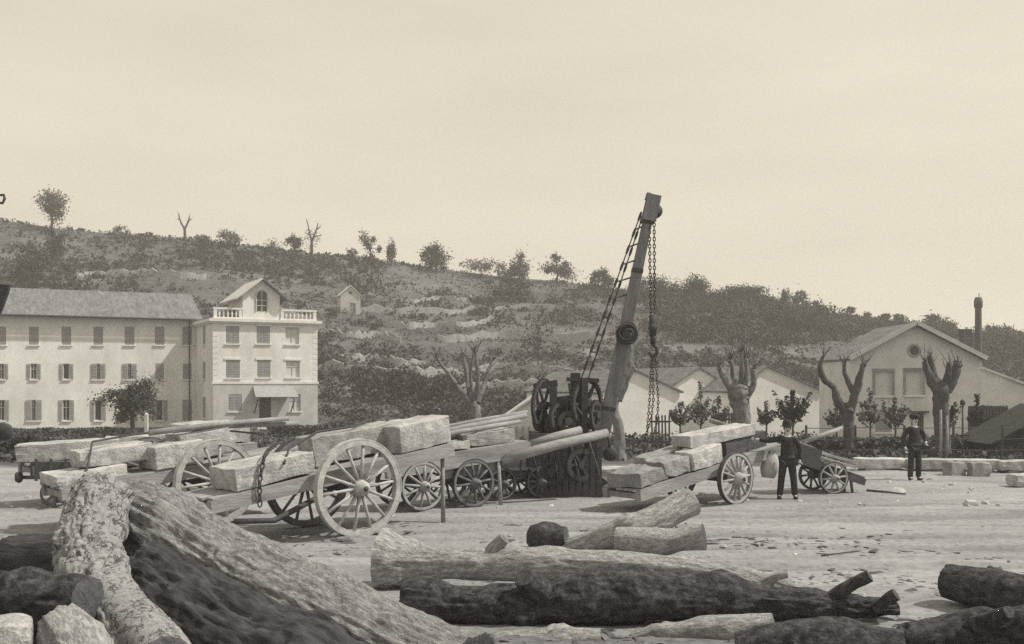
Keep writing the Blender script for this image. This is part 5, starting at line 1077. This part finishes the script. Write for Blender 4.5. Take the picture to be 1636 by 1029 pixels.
for pts in (((1043, 572), (1044, 640), (1040, 672), (1030, 704)), ((1047, 566), (1052, 640), (1050, 676), (1040, 708)), ((1041, 572), (1038, 640), (1034, 690))):
    mb = MB(); links(mb, [CL(x, y, 0.02 * i) for i, (x, y) in enumerate(pts)], 0.10, 0.026, 0.011); mb.build('sling_chain', M['iron'], crane)
# dressed stone waiting at the crane foot
stone(TR(at(985, 765, 28).x, 28, 0.22, 0.1), (1.5, 0.7, 0.42), 'pale stone lying on the ground right of the crane foot', group='stones lying at the crane')

# ------------------------------------------------------------------ long stones along the right side
for k, (pa, pb, D, ht, lab) in enumerate(((1372, 1446, 32.5, 0.42, 'long pale kerb stone behind the second man, leftmost of the row'), (1450, 1522, 32.2, 0.44, 'long pale kerb stone touching the second man, second of the row'), (1526, 1592, 32.0, 0.48, 'long pale kerb stone third of the row at right'), (1596, 1665, 31.6, 0.52, 'long pale kerb stone cut by the right edge'))):
    a, b = at(pa, 0, D), at(pb, 0, D); stone(TR((a.x + b.x) / 2, D, 0.21, 0.0, 0, 0), (b.x - a.x + 0.12, 0.7, 0.29), lab, group='kerb stones in a row at right', rough=0.012)
for px, D, lab in ((1400, 32.4, 'dull sleeper stone under the leftmost kerb stone'), (1490, 32.2, 'dull sleeper stone under the second kerb stone'), (1560, 31.9, 'dull sleeper stone under the third kerb stone'), (1625, 31.6, 'dull sleeper stone under the right-edge kerb stone')):
    x = at(px, 0, D).x; stone(TR(x, D + 0.05, 0.02, 0.1), (0.8, 0.6, 0.16), lab, 'stone_dull', 'sleeper stones under the kerb row', rough=0.04)
stone(TR(at(1524, 0, 30.6).x, 30.6, 0.17, 0.3), (0.5, 0.45, 0.42), 'grey block with pale end in front of the kerb row', 'stone_dull', 'loose blocks by the kerb row')
stone(TR(at(1564, 0, 30.4).x, 30.4, 0.18, -0.05), (0.55, 0.45, 0.42), 'squarer grey block right of the other loose block', 'stone_dull', 'loose blocks by the kerb row')
stone(TR(at(1640, 0, 27.5).x, 27.5, 0.14, 0.2), (0.9, 0.5, 0.32), 'pale stone at the right edge in front of the kerb row', 'stone', 'loose blocks by the kerb row')

# ------------------------------------------------------------------ logs
def spline(P, n):
    P = np.array(P, float); m = len(P); out = []
    for t in np.linspace(0, m - 1.000001, n):
        i = int(t); f = t - i; p0, p1, p2, p3 = P[max(0, i - 1)], P[i], P[min(m - 1, i + 1)], P[min(m - 1, i + 2)]
        out.append(0.5 * (2 * p1 + (p2 - p0) * f + (2 * p0 - 5 * p1 + 4 * p2 - p3) * f * f + (3 * p1 - p0 - 3 * p2 + p3) * f ** 3))
    return np.array(out)
def log_mesh(ctrl, n_len, n_round, furrow, lump, seed, fscale=(14, 2.2), plate=0.0, knots=0):
    """ctrl rows: x, y, z, r. bark relief as real geometry, bark coordinates stored for the material"""
    S = spline(ctrl, n_len); P, R = S[:, :3], S[:, 3]
    T = np.gradient(P, axis=0); T /= np.linalg.norm(T, axis=1)[:, None]; s = np.concatenate([[0], np.cumsum(np.linalg.norm(np.diff(P, axis=0), axis=1))])
    up = np.array([0, 0, 1.0]); A = np.cross(T, up); A /= np.linalg.norm(A, axis=1)[:, None]; B = np.cross(A, T)
    th = np.linspace(0, 2 * np.pi, n_round, endpoint=False); ct, st_ = np.cos(th), np.sin(th)
    r0 = R.mean(); bx, by = np.outer(np.ones(n_len), ct) * r0, np.outer(np.ones(n_len), st_) * r0; bz = np.outer(s, np.ones(n_round))
    tw = bz * 0.06; cx, cy = bx * np.cos(tw) - by * np.sin(tw), bx * np.sin(tw) + by * np.cos(tw)
    f = fbm(cx * fscale[0], cy * fscale[0], bz * fscale[1], 3, seed); f = 1 - 2.2 * np.abs(f)
    f2 = 1 - 2.4 * np.abs(fbm(cx * fscale[0] * 2.7, cy * fscale[0] * 2.7, bz * fscale[1] * 2.2, 3, seed + 5)); d = furrow * (0.65 * f + 0.35 * f2) + lump * fbm(cx * 2.6, cy * 2.6, bz * 2.0, 4, seed + 30)
    if plate: c = vnoise(cx * 9, cy * 9, bz * 6, seed + 50); d = d + plate * (np.clip(np.abs(c - 0.5) * 9, 0, 1) - 0.6)
    kr = np.random.default_rng(seed + 900); tht = np.outer(np.ones(n_len), th)
    for _ in range(knots):
        k0, kt, ks, ka = kr.uniform(0.03, 0.97) * s[-1], kr.uniform(0, 2 * np.pi), kr.uniform(0.05, 0.12), kr.uniform(0.5, 1.0)
        dt = (tht - kt + np.pi) % (2 * np.pi) - np.pi; q2 = ((bz - k0) ** 2 + (dt * r0) ** 2) / ks ** 2
        d = d + ka * (0.075 * np.exp(-q2 * 0.5) - 0.07 * np.exp(-q2 * 4))
    rad = R[:, None] * (1 + 0) + d
    V = P[:, None, :] + rad[..., None] * (ct[None, :, None] * A[:, None, :] + st_[None, :, None] * B[:, None, :])
    idx = np.arange(n_len * n_round).reshape(n_len, n_round); nx2 = np.roll(idx, -1, 1)
    Qd = np.stack([idx[:-1], nx2[:-1], nx2[1:], idx[1:]], -1).reshape(-1, 4)
    me = np_mesh('log', V.reshape(-1, 3), Qd, True)
    at_ = me.attributes.new('bark_co', 'FLOAT_VECTOR', 'POINT'); at_.data.foreach_set('vector', np.stack([cx, cy, bz], -1).reshape(-1).astype(np.float32))
    return me, V, P, T
def end_cap(V, P, T, sgn, seed, dish=0.006):
    """cut face: concentric rings with rough saw relief"""
    n = len(V); rings = [1.0, 0.93, 0.75, 0.5, 0.25]; mb = MB(); b = 0; rr = random.Random(seed); c = V.mean(0)
    for k, q in enumerate(rings):
        for j in range(n): p = c + (V[j] - c) * q + T * sgn * (0.0 if k == 0 else dish * (0.4 + rr.uniform(-0.5, 0.5))); mb.v.append(tuple(p))
    mb.v.append(tuple(c))
    for k in range(len(rings) - 1):
        for j in range(n):
            j2 = (j + 1) % n; mb.f.append((k * n + j, k * n + j2, (k + 1) * n + j2, (k + 1) * n + j))
    o0 = (len(rings) - 1) * n
    for j in range(n): mb.f.append((o0 + j, o0 + (j + 1) % n, len(mb.v) - 1))
    return mb
def log(ctrl, label, mt='bark', n_len=110, n_round=64, furrow=0.02, lump=0.05, seed=1, branches=(), cut='cut_wood', fscale=(14, 2.2), plate=0.0, group='felled logs in the foreground', name='log', cat='log', knots=6):
    """ctrl: (px, py, D, r)"""
    rows = [(*at(a, b, c), r) for a, b, c, r in ctrl]; org = np.array(rows[len(rows) // 2][:3]); org[2] = float(ground_z(org[0], org[1]))
    rows = [tuple(np.array(r[:3]) - org) + (r[3],) for r in rows]
    me, V, P, T = log_mesh(rows, n_len, n_round, furrow, lump, seed, fscale, plate, knots)
    o = empty(name, org, 0, label, cat, group); obj('bark', me, M[mt], o)
    end_cap(V[0], P[0], T[0], -1, seed).build('cut_end', M[cut], o); end_cap(V[-1], P[-1], T[-1], 1, seed + 1).build('cut_end', M[cut], o)
    for k, br in enumerate(branches):
        rw = [tuple(np.array(at(a, b, c)) - org) + (r,) for a, b, c, r in br]
        me, V2, P2, T2 = log_mesh(rw, 26, 24, furrow * 0.6, lump * 0.4, seed + 7 * k + 3, fscale)
        bo = obj('branch_stub', me, M[mt], o); end_cap(V2[-1], P2[-1], T2[-1], 1, seed + k).build('cut_end', M[cut], bo)
    return o
# left pile
log([(208, 836, 9.75, 0.31), (262, 858, 9.45, 0.37), (386, 934, 8.9, 0.39), (526, 1006, 8.35, 0.39), (740, 1105, 7.6, 0.38)], 'huge furrowed trunk slanting across the lower left, lit along its top', 'bark', 300, 210, 0.055, 0.075, 11, knots=9, cut='cut_dark', fscale=(8, 1.0))
log([(228, 945, 8.9, 0.36), (300, 990, 8.55, 0.42), (420, 1060, 8.0, 0.44), (640, 1170, 7.2, 0.44)], 'added black trunk standing in for the shade under the huge furrowed one', 'bark_shade', 200, 130, 0.055, 0.09, 13, cut='cut_dark')  # added trunk; its black colour stands in for shade below the big one
log([(164, 792, 9.3, 0.23), (148, 850, 8.9, 0.23), (144, 900, 8.5, 0.235), (156, 965, 8.0, 0.26), (212, 1050, 7.4, 0.31), (280, 1150, 6.9, 0.31)], 'pale plated-bark trunk standing steeply at left of the huge trunk', 'bark_pale', 200, 130, 0.035, 0.03, 23, plate=0.03, fscale=(11, 3), branches=[[(165, 965, 7.9, 0.2), (205, 995, 7.45, 0.19), (262, 1062, 6.9, 0.18)]])
log([(-80, 962, 7.7, 0.20), (30, 968, 7.5, 0.20), (100, 968, 7.35, 0.19), (142, 966, 7.3, 0.17)], 'short dark log with sawn end at the lower left corner', 'bark_dark', 90, 64, 0.03, 0.07, 31, cut='cut_dark')
log([(95, 1000, 6.9, 0.13), (120, 1040, 6.7, 0.15), (170, 1100, 6.4, 0.16)], 'dull split log at the bottom left under the pile', 'bark_mid', 80, 56, 0.04, 0.06, 37)
log([(20, 900, 10.2, 0.28), (200, 905, 9.8, 0.30), (420, 925, 9.6, 0.30)], 'dark bearer log under the upper ends of the left pile', 'bark_shade', 70, 44, 0.02, 0.05, 41)
log([(-40, 1010, 8.3, 0.30), (100, 1020, 8.1, 0.32), (210, 1050, 7.9, 0.30)], 'log coloured dark as shade under the short sawn log at lower left', 'bark_shade', 70, 44, 0.02, 0.06, 43, cut='cut_dark')
# middle group
log([(613, 894, 13.9, 0.41), (624, 895, 13.87, 0.36), (646, 897, 13.82, 0.265), (684, 900, 13.75, 0.20), (770, 901, 13.6, 0.185), (900, 903, 13.4, 0.19), (1080, 916, 13.2, 0.18), (1180, 928, 13.1, 0.15), (1268, 944, 13.0, 0.10)], 'long pale log with flared root end, lying behind the dark knotted one', 'bark_mid', 240, 84, 0.026, 0.05, 51, knots=10, branches=[[(778, 900, 13.6, 0.12), (790, 876, 13.55, 0.085), (806, 860, 13.5, 0.055)], [(1215, 936, 13.0, 0.07), (1240, 922, 12.9, 0.05), (1258, 918, 12.85, 0.04)]], fscale=(10, 1.5))
log([(651, 962, 11.9, 0.215), (672, 962, 11.85, 0.245), (730, 967, 11.8, 0.21), (800, 966, 11.75, 0.215), (860, 966, 11.7, 0.20), (920, 955, 11.7, 0.265), (1000, 948, 11.7, 0.29), (1090, 954, 11.75, 0.235), (1180, 958, 11.8, 0.19), (1290, 966, 11.8, 0.15), (1375, 972, 11.8, 0.12), (1432, 970, 11.8, 0.075)], 'long dark knotted log in front, forking at its thin right end', 'bark_dark', 320, 110, 0.034, 0.10, 61, knots=22, cut='cut_dark', branches=[[(1320, 962, 11.8, 0.09), (1352, 940, 11.7, 0.065), (1390, 920, 11.6, 0.055)], [(862, 945, 11.6, 0.16), (845, 930, 11.5, 0.12), (838, 922, 11.45, 0.1)], [(1400, 972, 11.7, 0.06), (1418, 958, 11.6, 0.045), (1432, 950, 11.55, 0.04)]], fscale=(10, 2.5))
log([(886, 878, 16.9, 0.09), (940, 868, 16.6, 0.16), (1000, 852, 16.3, 0.23), (1045, 834, 16.3, 0.23), (1080, 814, 16.4, 0.20), (1104, 800, 16.5, 0.215)], 'forked butt log with flaring ridged end, furthest of the middle group', 'bark_mid', 110, 60, 0.03, 0.05, 71, branches=[[(985, 862, 16.1, 0.18), (1050, 866, 15.9, 0.20), (1090, 862, 15.8, 0.165), (1125, 858, 15.7, 0.185)]], fscale=(9, 1.2), cut='cut_dark')
log([(850, 868, 17.0, 0.13), (868, 860, 16.9, 0.2), (905, 858, 16.8, 0.17)], 'short angular log chunk lying left of the forked butt log', 'bark_dark', 40, 36, 0.02, 0.06, 81, cut='cut_dark')
# right edge and bottom
log([(1512, 930, 12.7, 0.19), (1560, 940, 12.4, 0.23), (1640, 955, 11.9, 0.24), (1760, 985, 11.2, 0.22)], 'dark log pointing in from the right edge, nearer of two', 'bark_dark', 80, 50, 0.02, 0.05, 91, cut='cut_dark')
log([(1576, 922, 13.6, 0.11), (1640, 945, 13.2, 0.13), (1740, 980, 12.6, 0.13)], 'thinner dark log behind the other at the right edge', 'bark_dark', 60, 40, 0.015, 0.03, 95, cut='cut_dark')
log([(1432, 1034, 10.2, 0.13), (1520, 1012, 10.2, 0.19), (1600, 1008, 10.1, 0.21), (1720, 1010, 9.9, 0.22)], 'dark log in the bottom right corner', 'bark_dark', 80, 50, 0.02, 0.06, 99, cut='cut_dark', branches=[[(1560, 1000, 10.0, 0.1), (1600, 985, 9.8, 0.08), (1612, 978, 9.7, 0.06)]])
log([(1010, 1020, 11.0, 0.06), (1110, 1008, 10.9, 0.12), (1180, 1004, 10.8, 0.14), (1236, 1000, 10.7, 0.11)], 'pale half-buried log at the bottom, right of centre', 'bark_mid', 60, 40, 0.015, 0.04, 103)
log([(1180, 1040, 10.2, 0.15), (1300, 1024, 10.2, 0.18), (1440, 1036, 10.1, 0.16)], 'dark half-buried log at the bottom edge right of centre', 'bark_dark', 60, 40, 0.02, 0.05, 107)
log([(700, 1040, 10.9, 0.08), (820, 1024, 10.9, 0.11), (960, 1022, 10.8, 0.10)], 'grey half-buried branch along the bottom edge, centre', 'bark_mid', 60, 36, 0.015, 0.04, 109)
stone(TR(at(15, 0, 6.6).x, 6.6, at(0, 1020, 6.6).z, 0.3), (0.28, 0.3, 0.22), 'pale squared stone in the bottom left corner', group='stones by the left pile')
stk_ = stone(TR(at(15, 0, 6.6).x, 6.65, at(0, 1020, 6.6).z - 0.5, 0.1), (0.6, 0.6, 0.75), 'dull block carrying the pale corner stone at bottom left', 'stone_dull', 'stones by the left pile')

# sticks lying about
for k, (a, b, r, lab) in enumerate((((0, 925), (72, 950), 0.03, 'thin stick at the left edge beside the pale plated trunk'), ((0, 938), (85, 928), 0.022, 'second thin stick crossing at the left edge'), ((75, 862), (105, 852), 0.03, 'short dark stick left of the pale plated trunk'), ((1385, 784), (1447, 790), 0.03, 'thin straight stick on the ground right of the planks'), ((1312, 892), (1428, 878), 0.012, 'thin curved twig on the bare ground at right'))):
    pa = [EYE * F / (a[1] - HY), EYE * F / (b[1] - HY)]; A, B = at(*a, pa[0]), at(*b, pa[1]); A.z = float(ground_z(A.x, A.y)) + r; B.z = float(ground_z(B.x, B.y)) + r; Mi = (A + B) / 2 + Vector((0, 0.1, 0)); Mi.z = max(float(ground_z(Mi.x, Mi.y)) + r, (A.z + B.z) / 2)
    o = MB().tube([A - A, Mi - A, B - A], [r, r * 0.9, r * 0.6], 6).build('stick', M['trunk_dark'], None, True); o.location = A; tag(o, lab, 'stick', 'sticks lying on the yard')

# pebbles, bark chips: nobody could count them
def debris(name, n, xr, yr, size, mt, label, cat, seed, flat=0.5, long=1.0, dens=None):
    r = np.random.default_rng(seed); X = r.uniform(*xr, n); Y = yr[0] + (yr[1] - yr[0]) * r.random(n) ** 1.3
    if dens is not None: k = dens(X, Y) > r.random(n); X, Y = X[k], Y[k]
    n = len(X); s = size * r.lognormal(0, 0.5, n); Z = ground_z(X, Y) + s * flat * 0.25
    base = np.array([(-1, -.6, -.5), (1, -.7, -.5), (.8, .7, -.5), (-.7, .8, -.5), (-.6, -.4, .5), (.5, -.5, .6), (.6, .4, .4), (-.5, .5, .5)]) * 0.5
    a = r.uniform(0, 2 * np.pi, n); P = base[None] * np.stack([s * long, s, s * flat], -1)[:, None, :] * r.uniform(0.7, 1.3, (n, 8, 3))
    x = P[..., 0] * np.cos(a)[:, None] - P[..., 1] * np.sin(a)[:, None]; y = P[..., 0] * np.sin(a)[:, None] + P[..., 1] * np.cos(a)[:, None]
    V = np.stack([x + X[:, None], y + Y[:, None], P[..., 2] + Z[:, None]], -1).reshape(-1, 3)
    fc = np.array([(3, 2, 1, 0), (4, 5, 6, 7), (0, 1, 5, 4), (1, 2, 6, 5), (2, 3, 7, 6), (3, 0, 4, 7)]); Qd = (fc[None] + 8 * np.arange(n)[:, None, None]).reshape(-1, 4)
    tag(obj(name, np_mesh(name, V, Qd), M[mt]), label, cat, kind='stuff')
M['pebble'] = mat('yard pebbles', 0.22, 0.5, 2.0, island=0.4); M['chip'] = mat('bark chips', 0.05, 0.16, 3.0, island=0.5)
debris('pebbles', 1500, (-16, 18), (9, 35), 0.03, 'pebble', 'small pebbles strewn over the dusty yard', 'pebbles', 5)
debris('bark_chips', 9000, (-7, 8), (9.2, 20), 0.045, 'chip', 'dark bark chips and crumbs round the logs', 'chips', 6, 0.3, 2.4, lambda X, Y: np.clip(fbm(X * 0.5, Y * 0.9, 0, 3, 301) * 1.6 + 0.05 + 0.75 * np.exp(-((Y - 10.4) / 1.4) ** 2), 0, 1))
debris('stone_rubble', 650, (-12, 20), (22.5, 36), 0.08, 'pebble', 'stone rubble lying under and behind the carts', 'rubble', 8, 0.6, 1.2, lambda X, Y: np.clip(fbm(X * 0.4, Y * 0.5, 0, 3, 311) * 1.5 + 0.4, 0, 1))

# ------------------------------------------------------------------ iron post half out of the picture at left
ip = at(-9, 0, 16.0); ipo = empty('iron_post', (ip.x, 16.0, float(ground_z(ip.x, 16))), 0, 'dark iron post with hook and plates just entering the left edge', 'post')
MB().tube([(0, 0, -0.3), (0, 0, at(0, 300, 16).z)], 0.05, 8).build('pole', M['iron'], ipo, True)
def IZ(py): return at(0, py, 16).z - ipo.location.z
hk2 = [(0.0, 0, IZ(322)), (0.12, 0, IZ(325)), (0.155, 0, IZ(318)), (0.14, 0, IZ(311)), (0.09, 0, IZ(312))]; MB().tube(hk2, 0.02, 6).build('hook', M['iron'], ipo, True)
MB().quad_faces([(0.0, -0.03, IZ(452)), (0.235, -0.03, IZ(456)), (0.21, -0.03, IZ(468)), (0.10, -0.03, IZ(500)), (0.0, -0.03, IZ(505)), (0.0, 0.03, IZ(452)), (0.235, 0.03, IZ(456)), (0.21, 0.03, IZ(468)), (0.10, 0.03, IZ(500)), (0.0, 0.03, IZ(505))], [(4, 3, 2, 1, 0), (5, 6, 7, 8, 9), (0, 1, 6, 5), (1, 2, 7, 6), (2, 3, 8, 7), (3, 4, 9, 8)]).build('bracket_plate', M['iron'], ipo)
MB().lathe([(0.0, -0.05), (0.13, -0.05), (0.14, 0.0), (0.13, 0.05), (0.0, 0.05)], 16, 'y', (0.14, 0, IZ(690))).build('pulley', M['iron'], ipo, True)

# ------------------------------------------------------------------ people
def skin_mesh(name, verts, edges, mt, parent, roots, sub=2):
    """verts: (x, y, z, rx, ry)"""
    me = bpy.data.meshes.new(name); me.from_pydata([v[:3] for v in verts], edges, []); o = obj(name, me, mt, parent)
    md = o.modifiers.new('skin', 'SKIN'); md.use_smooth_shade = True; md.branch_smoothing = 0.6
    if not me.skin_vertices: 
        bpy.context.view_layer.objects.active = o
        bpy.ops.mesh.customdata_skin_add()
    for i, v in enumerate(verts):
        d = me.skin_vertices[0].data[i]; d.radius = (v[3], v[4] if len(v) > 4 else v[3]); d.use_root = i in roots
    s = o.modifiers.new('sub', 'SUBSURF'); s.levels = sub; s.render_levels = sub
    return o
def person(loc, yaw, h, label, arm_l, arm_r, hat, coat='cloth_dark', trousers='cloth_dark', stance=0.1):
    """local: faces -y; x to the figure's left hand side on screen-right. arms: (elbow, wrist) points"""
    k = h / 1.70; o = empty('person', loc, yaw, label, 'person')
    def S(v): return tuple(c * k for c in v)
    V, E = [], []
    def add(p, prev=None): V.append(S(p)); i = len(V) - 1; (E.append((prev, i)) if prev is not None else None); return i
    pel = add((0, 0, 0.92, 0.13, 0.11)); wa_ = add((0, 0.01, 1.08, 0.12, 0.10), pel); chs = add((0, 0.0, 1.28, 0.145, 0.11), wa_); nk0 = add((0, 0, 1.42, 0.07, 0.07), chs); nk = add((0, -0.01, 1.48, 0.05, 0.05), nk0)
    jw = add((0, -0.02, 1.54, 0.062, 0.075), nk); hd_ = add((0, -0.015, 1.62, 0.078, 0.092), jw); tp_ = add((0, -0.005, 1.685, 0.055, 0.065), hd_)
    feet = []
    for sx in (-1, 1):
        hp_ = add((sx * 0.09, 0, 0.88, 0.085, 0.09), pel); kn = add((sx * (0.10 + stance * 0.3), -0.02, 0.48, 0.058), hp_); an_ = add((sx * (0.10 + stance * 0.6), 0.02, 0.09, 0.042), kn); ft = add((sx * (0.11 + stance * 0.7), -0.1, 0.035, 0.04, 0.032), an_); feet.append((an_, ft))
    for sx, (el, wr2) in ((-1, arm_r), (1, arm_l)):
        shd = add((sx * 0.17, 0, 1.39, 0.065, 0.06), nk0); e = add((*el, 0.046), shd); w2 = add((*wr2, 0.03), e); d = (Vector(wr2) - Vector(el)).normalized(); pm = add((*(Vector(wr2) + d * 0.06), 0.036, 0.022), w2)
    skin_mesh('body', V, E, M['skin'], o, {0})
    # hands: fingers as short chains rooted in the palm
    HV, HE, roots = [], [], set()
    for sx, (el, wr2) in ((-1, arm_r), (1, arm_l)):
        d = (Vector(wr2) - Vector(el)).normalized(); side = d.cross(Vector((0, 1, 0))); side = side.normalized() if side.length > 0.1 else Vector((1, 0, 0)); nm = d.cross(side)
        for q, (off, ln) in enumerate(((-0.028, 0.065), (-0.010, 0.075), (0.009, 0.072), (0.027, 0.058))):
            b0 = Vector(wr2) + d * 0.085 + side * off; i = len(HV); roots.add(i)
            for t, cv in ((0, 0), (0.5, 0.006), (1.0, 0.022)): HV.append(S((*(b0 + d * ln * t + nm * cv), 0.009)))
            HE += [(i, i + 1), (i + 1, i + 2)]
        b0 = Vector(wr2) + d * 0.03 + side * 0.028; i = len(HV); roots.add(i)
        for t in (0, 0.5, 1.0): HV.append(S((*(b0 + (d * 0.6 + side * 0.75).normalized() * 0.062 * t), 0.010)))
        HE += [(i, i + 1), (i + 1, i + 2)]
    skin_mesh('fingers', HV, HE, M['skin'], o, roots, 1)
    # jacket
    JV, JE = [], []
    def aj(p, prev=None): JV.append(S(p)); i = len(JV) - 1; (JE.append((prev, i)) if prev is not None else None); return i
    a0 = aj((0, 0.01, 1.10, 0.165, 0.135)); a1 = aj((0, 0.0, 1.28, 0.185, 0.145), a0); a2 = aj((0, 0, 1.41, 0.10, 0.09), a1); a3 = aj((0, 0.0, 1.455, 0.066, 0.066), a2); b1 = aj((0, 0.01, 0.95, 0.175, 0.145), a0); b2 = aj((0, 0.01, 0.80, 0.185, 0.155), b1)
    for sx, (el, wr2) in ((-1, arm_r), (1, arm_l)):
        s0 = aj((sx * 0.175, 0, 1.385, 0.085, 0.075), a2); e = aj((*el, 0.066), s0); aj((*(Vector(el).lerp(Vector(wr2), 0.95)), 0.05), e)
    skin_mesh('jacket', JV, JE, M[coat], o, {0})
    TV, TE = [], []
    def atr(p, prev=None): TV.append(S(p)); i = len(TV) - 1; (TE.append((prev, i)) if prev is not None else None); return i
    t0 = atr((0, 0, 0.93, 0.15, 0.125))
    for sx in (-1, 1):
        t1 = atr((sx * 0.09, 0, 0.84, 0.105, 0.11), t0); t2 = atr((sx * (0.10 + stance * 0.3), -0.02, 0.48, 0.085), t1); t3 = atr((sx * (0.10 + stance * 0.6), 0.012, 0.055, 0.078), t2)
    skin_mesh('trousers', TV, TE, M[trousers], o, {0})
    for sx in (-1, 1):
        x = sx * (0.105 + stance * 0.65); skin_mesh('boot', [S((x, 0.05, 0.045, 0.05, 0.045)), S((x, -0.03, 0.045, 0.052, 0.042)), S((x + sx * 0.012, -0.14, 0.035, 0.045, 0.033)), S((x, 0.03, 0.12, 0.058, 0.058))], [(0, 1), (1, 2), (0, 3)], M['leather'], o, {0}, 1)
    # face and hat
    f = MB(); f.tube([S((0, -0.088, 1.645)), S((0, -0.115, 1.60)), S((0, -0.09, 1.59))], [0.010 * k, 0.017 * k, 0.010 * k], 6); f.build('nose', M['skin'], o, True)
    for sx in (-1, 1):
        MB().lathe([(0.0, -0.006), (0.011, -0.004), (0.011, 0.006)], 8, 'y', S((sx * 0.032, -0.092, 1.632))).build('eye', M['leather'], o); MB().lathe([(0.0, -0.012), (0.026, -0.008), (0.03, 0.006), (0.0, 0.012)], 10, 'x', S((sx * 0.08, 0.0, 1.615))).build('ear', M['skin'], o, True)
    mu = MB(); mu.tube([S((-0.04, -0.088, 1.563)), S((0, -0.104, 1.574)), S((0.04, -0.088, 1.563))], [0.008 * k, 0.014 * k, 0.008 * k], 6); mu.build('moustache', M['leather'], o, True)
    hz_ = 1.675 * k
    prof = [(0.0, 0.15), (0.07, 0.145), (0.108, 0.11), (0.118, 0.02), (0.12, 0.0), (0.165, -0.008), (0.17, 0.0), (0.125, 0.012)] if hat == 'brim' else [(0.0, 0.115), (0.08, 0.108), (0.132, 0.08), (0.135, 0.04), (0.118, 0.0), (0.11, -0.015)]
    ho = MB().lathe([(r * k, z * k) for r, z in prof], 20, 'z', (0, 0.0, hz_)).build('hat', M['cloth_dark'], o, True)
    if hat == 'cap': MB().box((0, -0.13 * k, hz_ - 0.002), (0.13 * k, 0.08 * k, 0.015)).build('peak', M['cloth_dark'], ho)
    hr_ = MB().lathe([(0.09 * k, 0.0), (0.092 * k, -0.05 * k), (0.07 * k, -0.10 * k), (0.0, -0.11 * k)], 14, 'z', (0, 0.028 * k, hz_)).build('hair', M['leather'], o, True)
    return o
p1 = at(1258, 798, 24.2); person((p1.x, 24.2, float(ground_z(p1.x, 24.2)) + 0.0), math.radians(-8), 1.68, 'man in dark jacket and hat standing with one arm out on the load', ((0.30, 0.05, 1.12), (0.27, -0.03, 0.88)), ((-0.42, 0.03, 1.33), (-0.66, 0.06, 1.36)), 'brim', stance=0.12)
p2 = at(1461, 768, 28.9); person((p2.x, 28.9, float(ground_z(p2.x, 28.9))), math.radians(12), 1.72, 'man in dark coat and cap standing before the long kerb stones', ((0.33, 0.02, 1.14), (0.24, -0.16, 1.02)), ((-0.32, 0.04, 1.13), (-0.30, -0.05, 0.88)), 'cap', stance=0.04)

# ------------------------------------------------------------------ haze in the air over the valley
hzm = bpy.data.materials.new('valley haze'); hzm.use_nodes = True; t = hzm.node_tree; t.nodes.clear()
ho_ = t.nodes.new('ShaderNodeOutputMaterial'); vp = t.nodes.new('ShaderNodeVolumePrincipled'); vp.inputs['Color'].default_value = (0.95, 0.93, 0.88, 1); vp.inputs['Density'].default_value = 0.001; vp.inputs['Anisotropy'].default_value = 0.2
t.links.new(vp.outputs[0], ho_.inputs['Volume'])
hzo = MB().bb(-950, 950, -80, 1250, -12, 46).build('haze', hzm); tag(hzo, 'pale haze lying over the valley and hill', 'haze', kind='stuff')
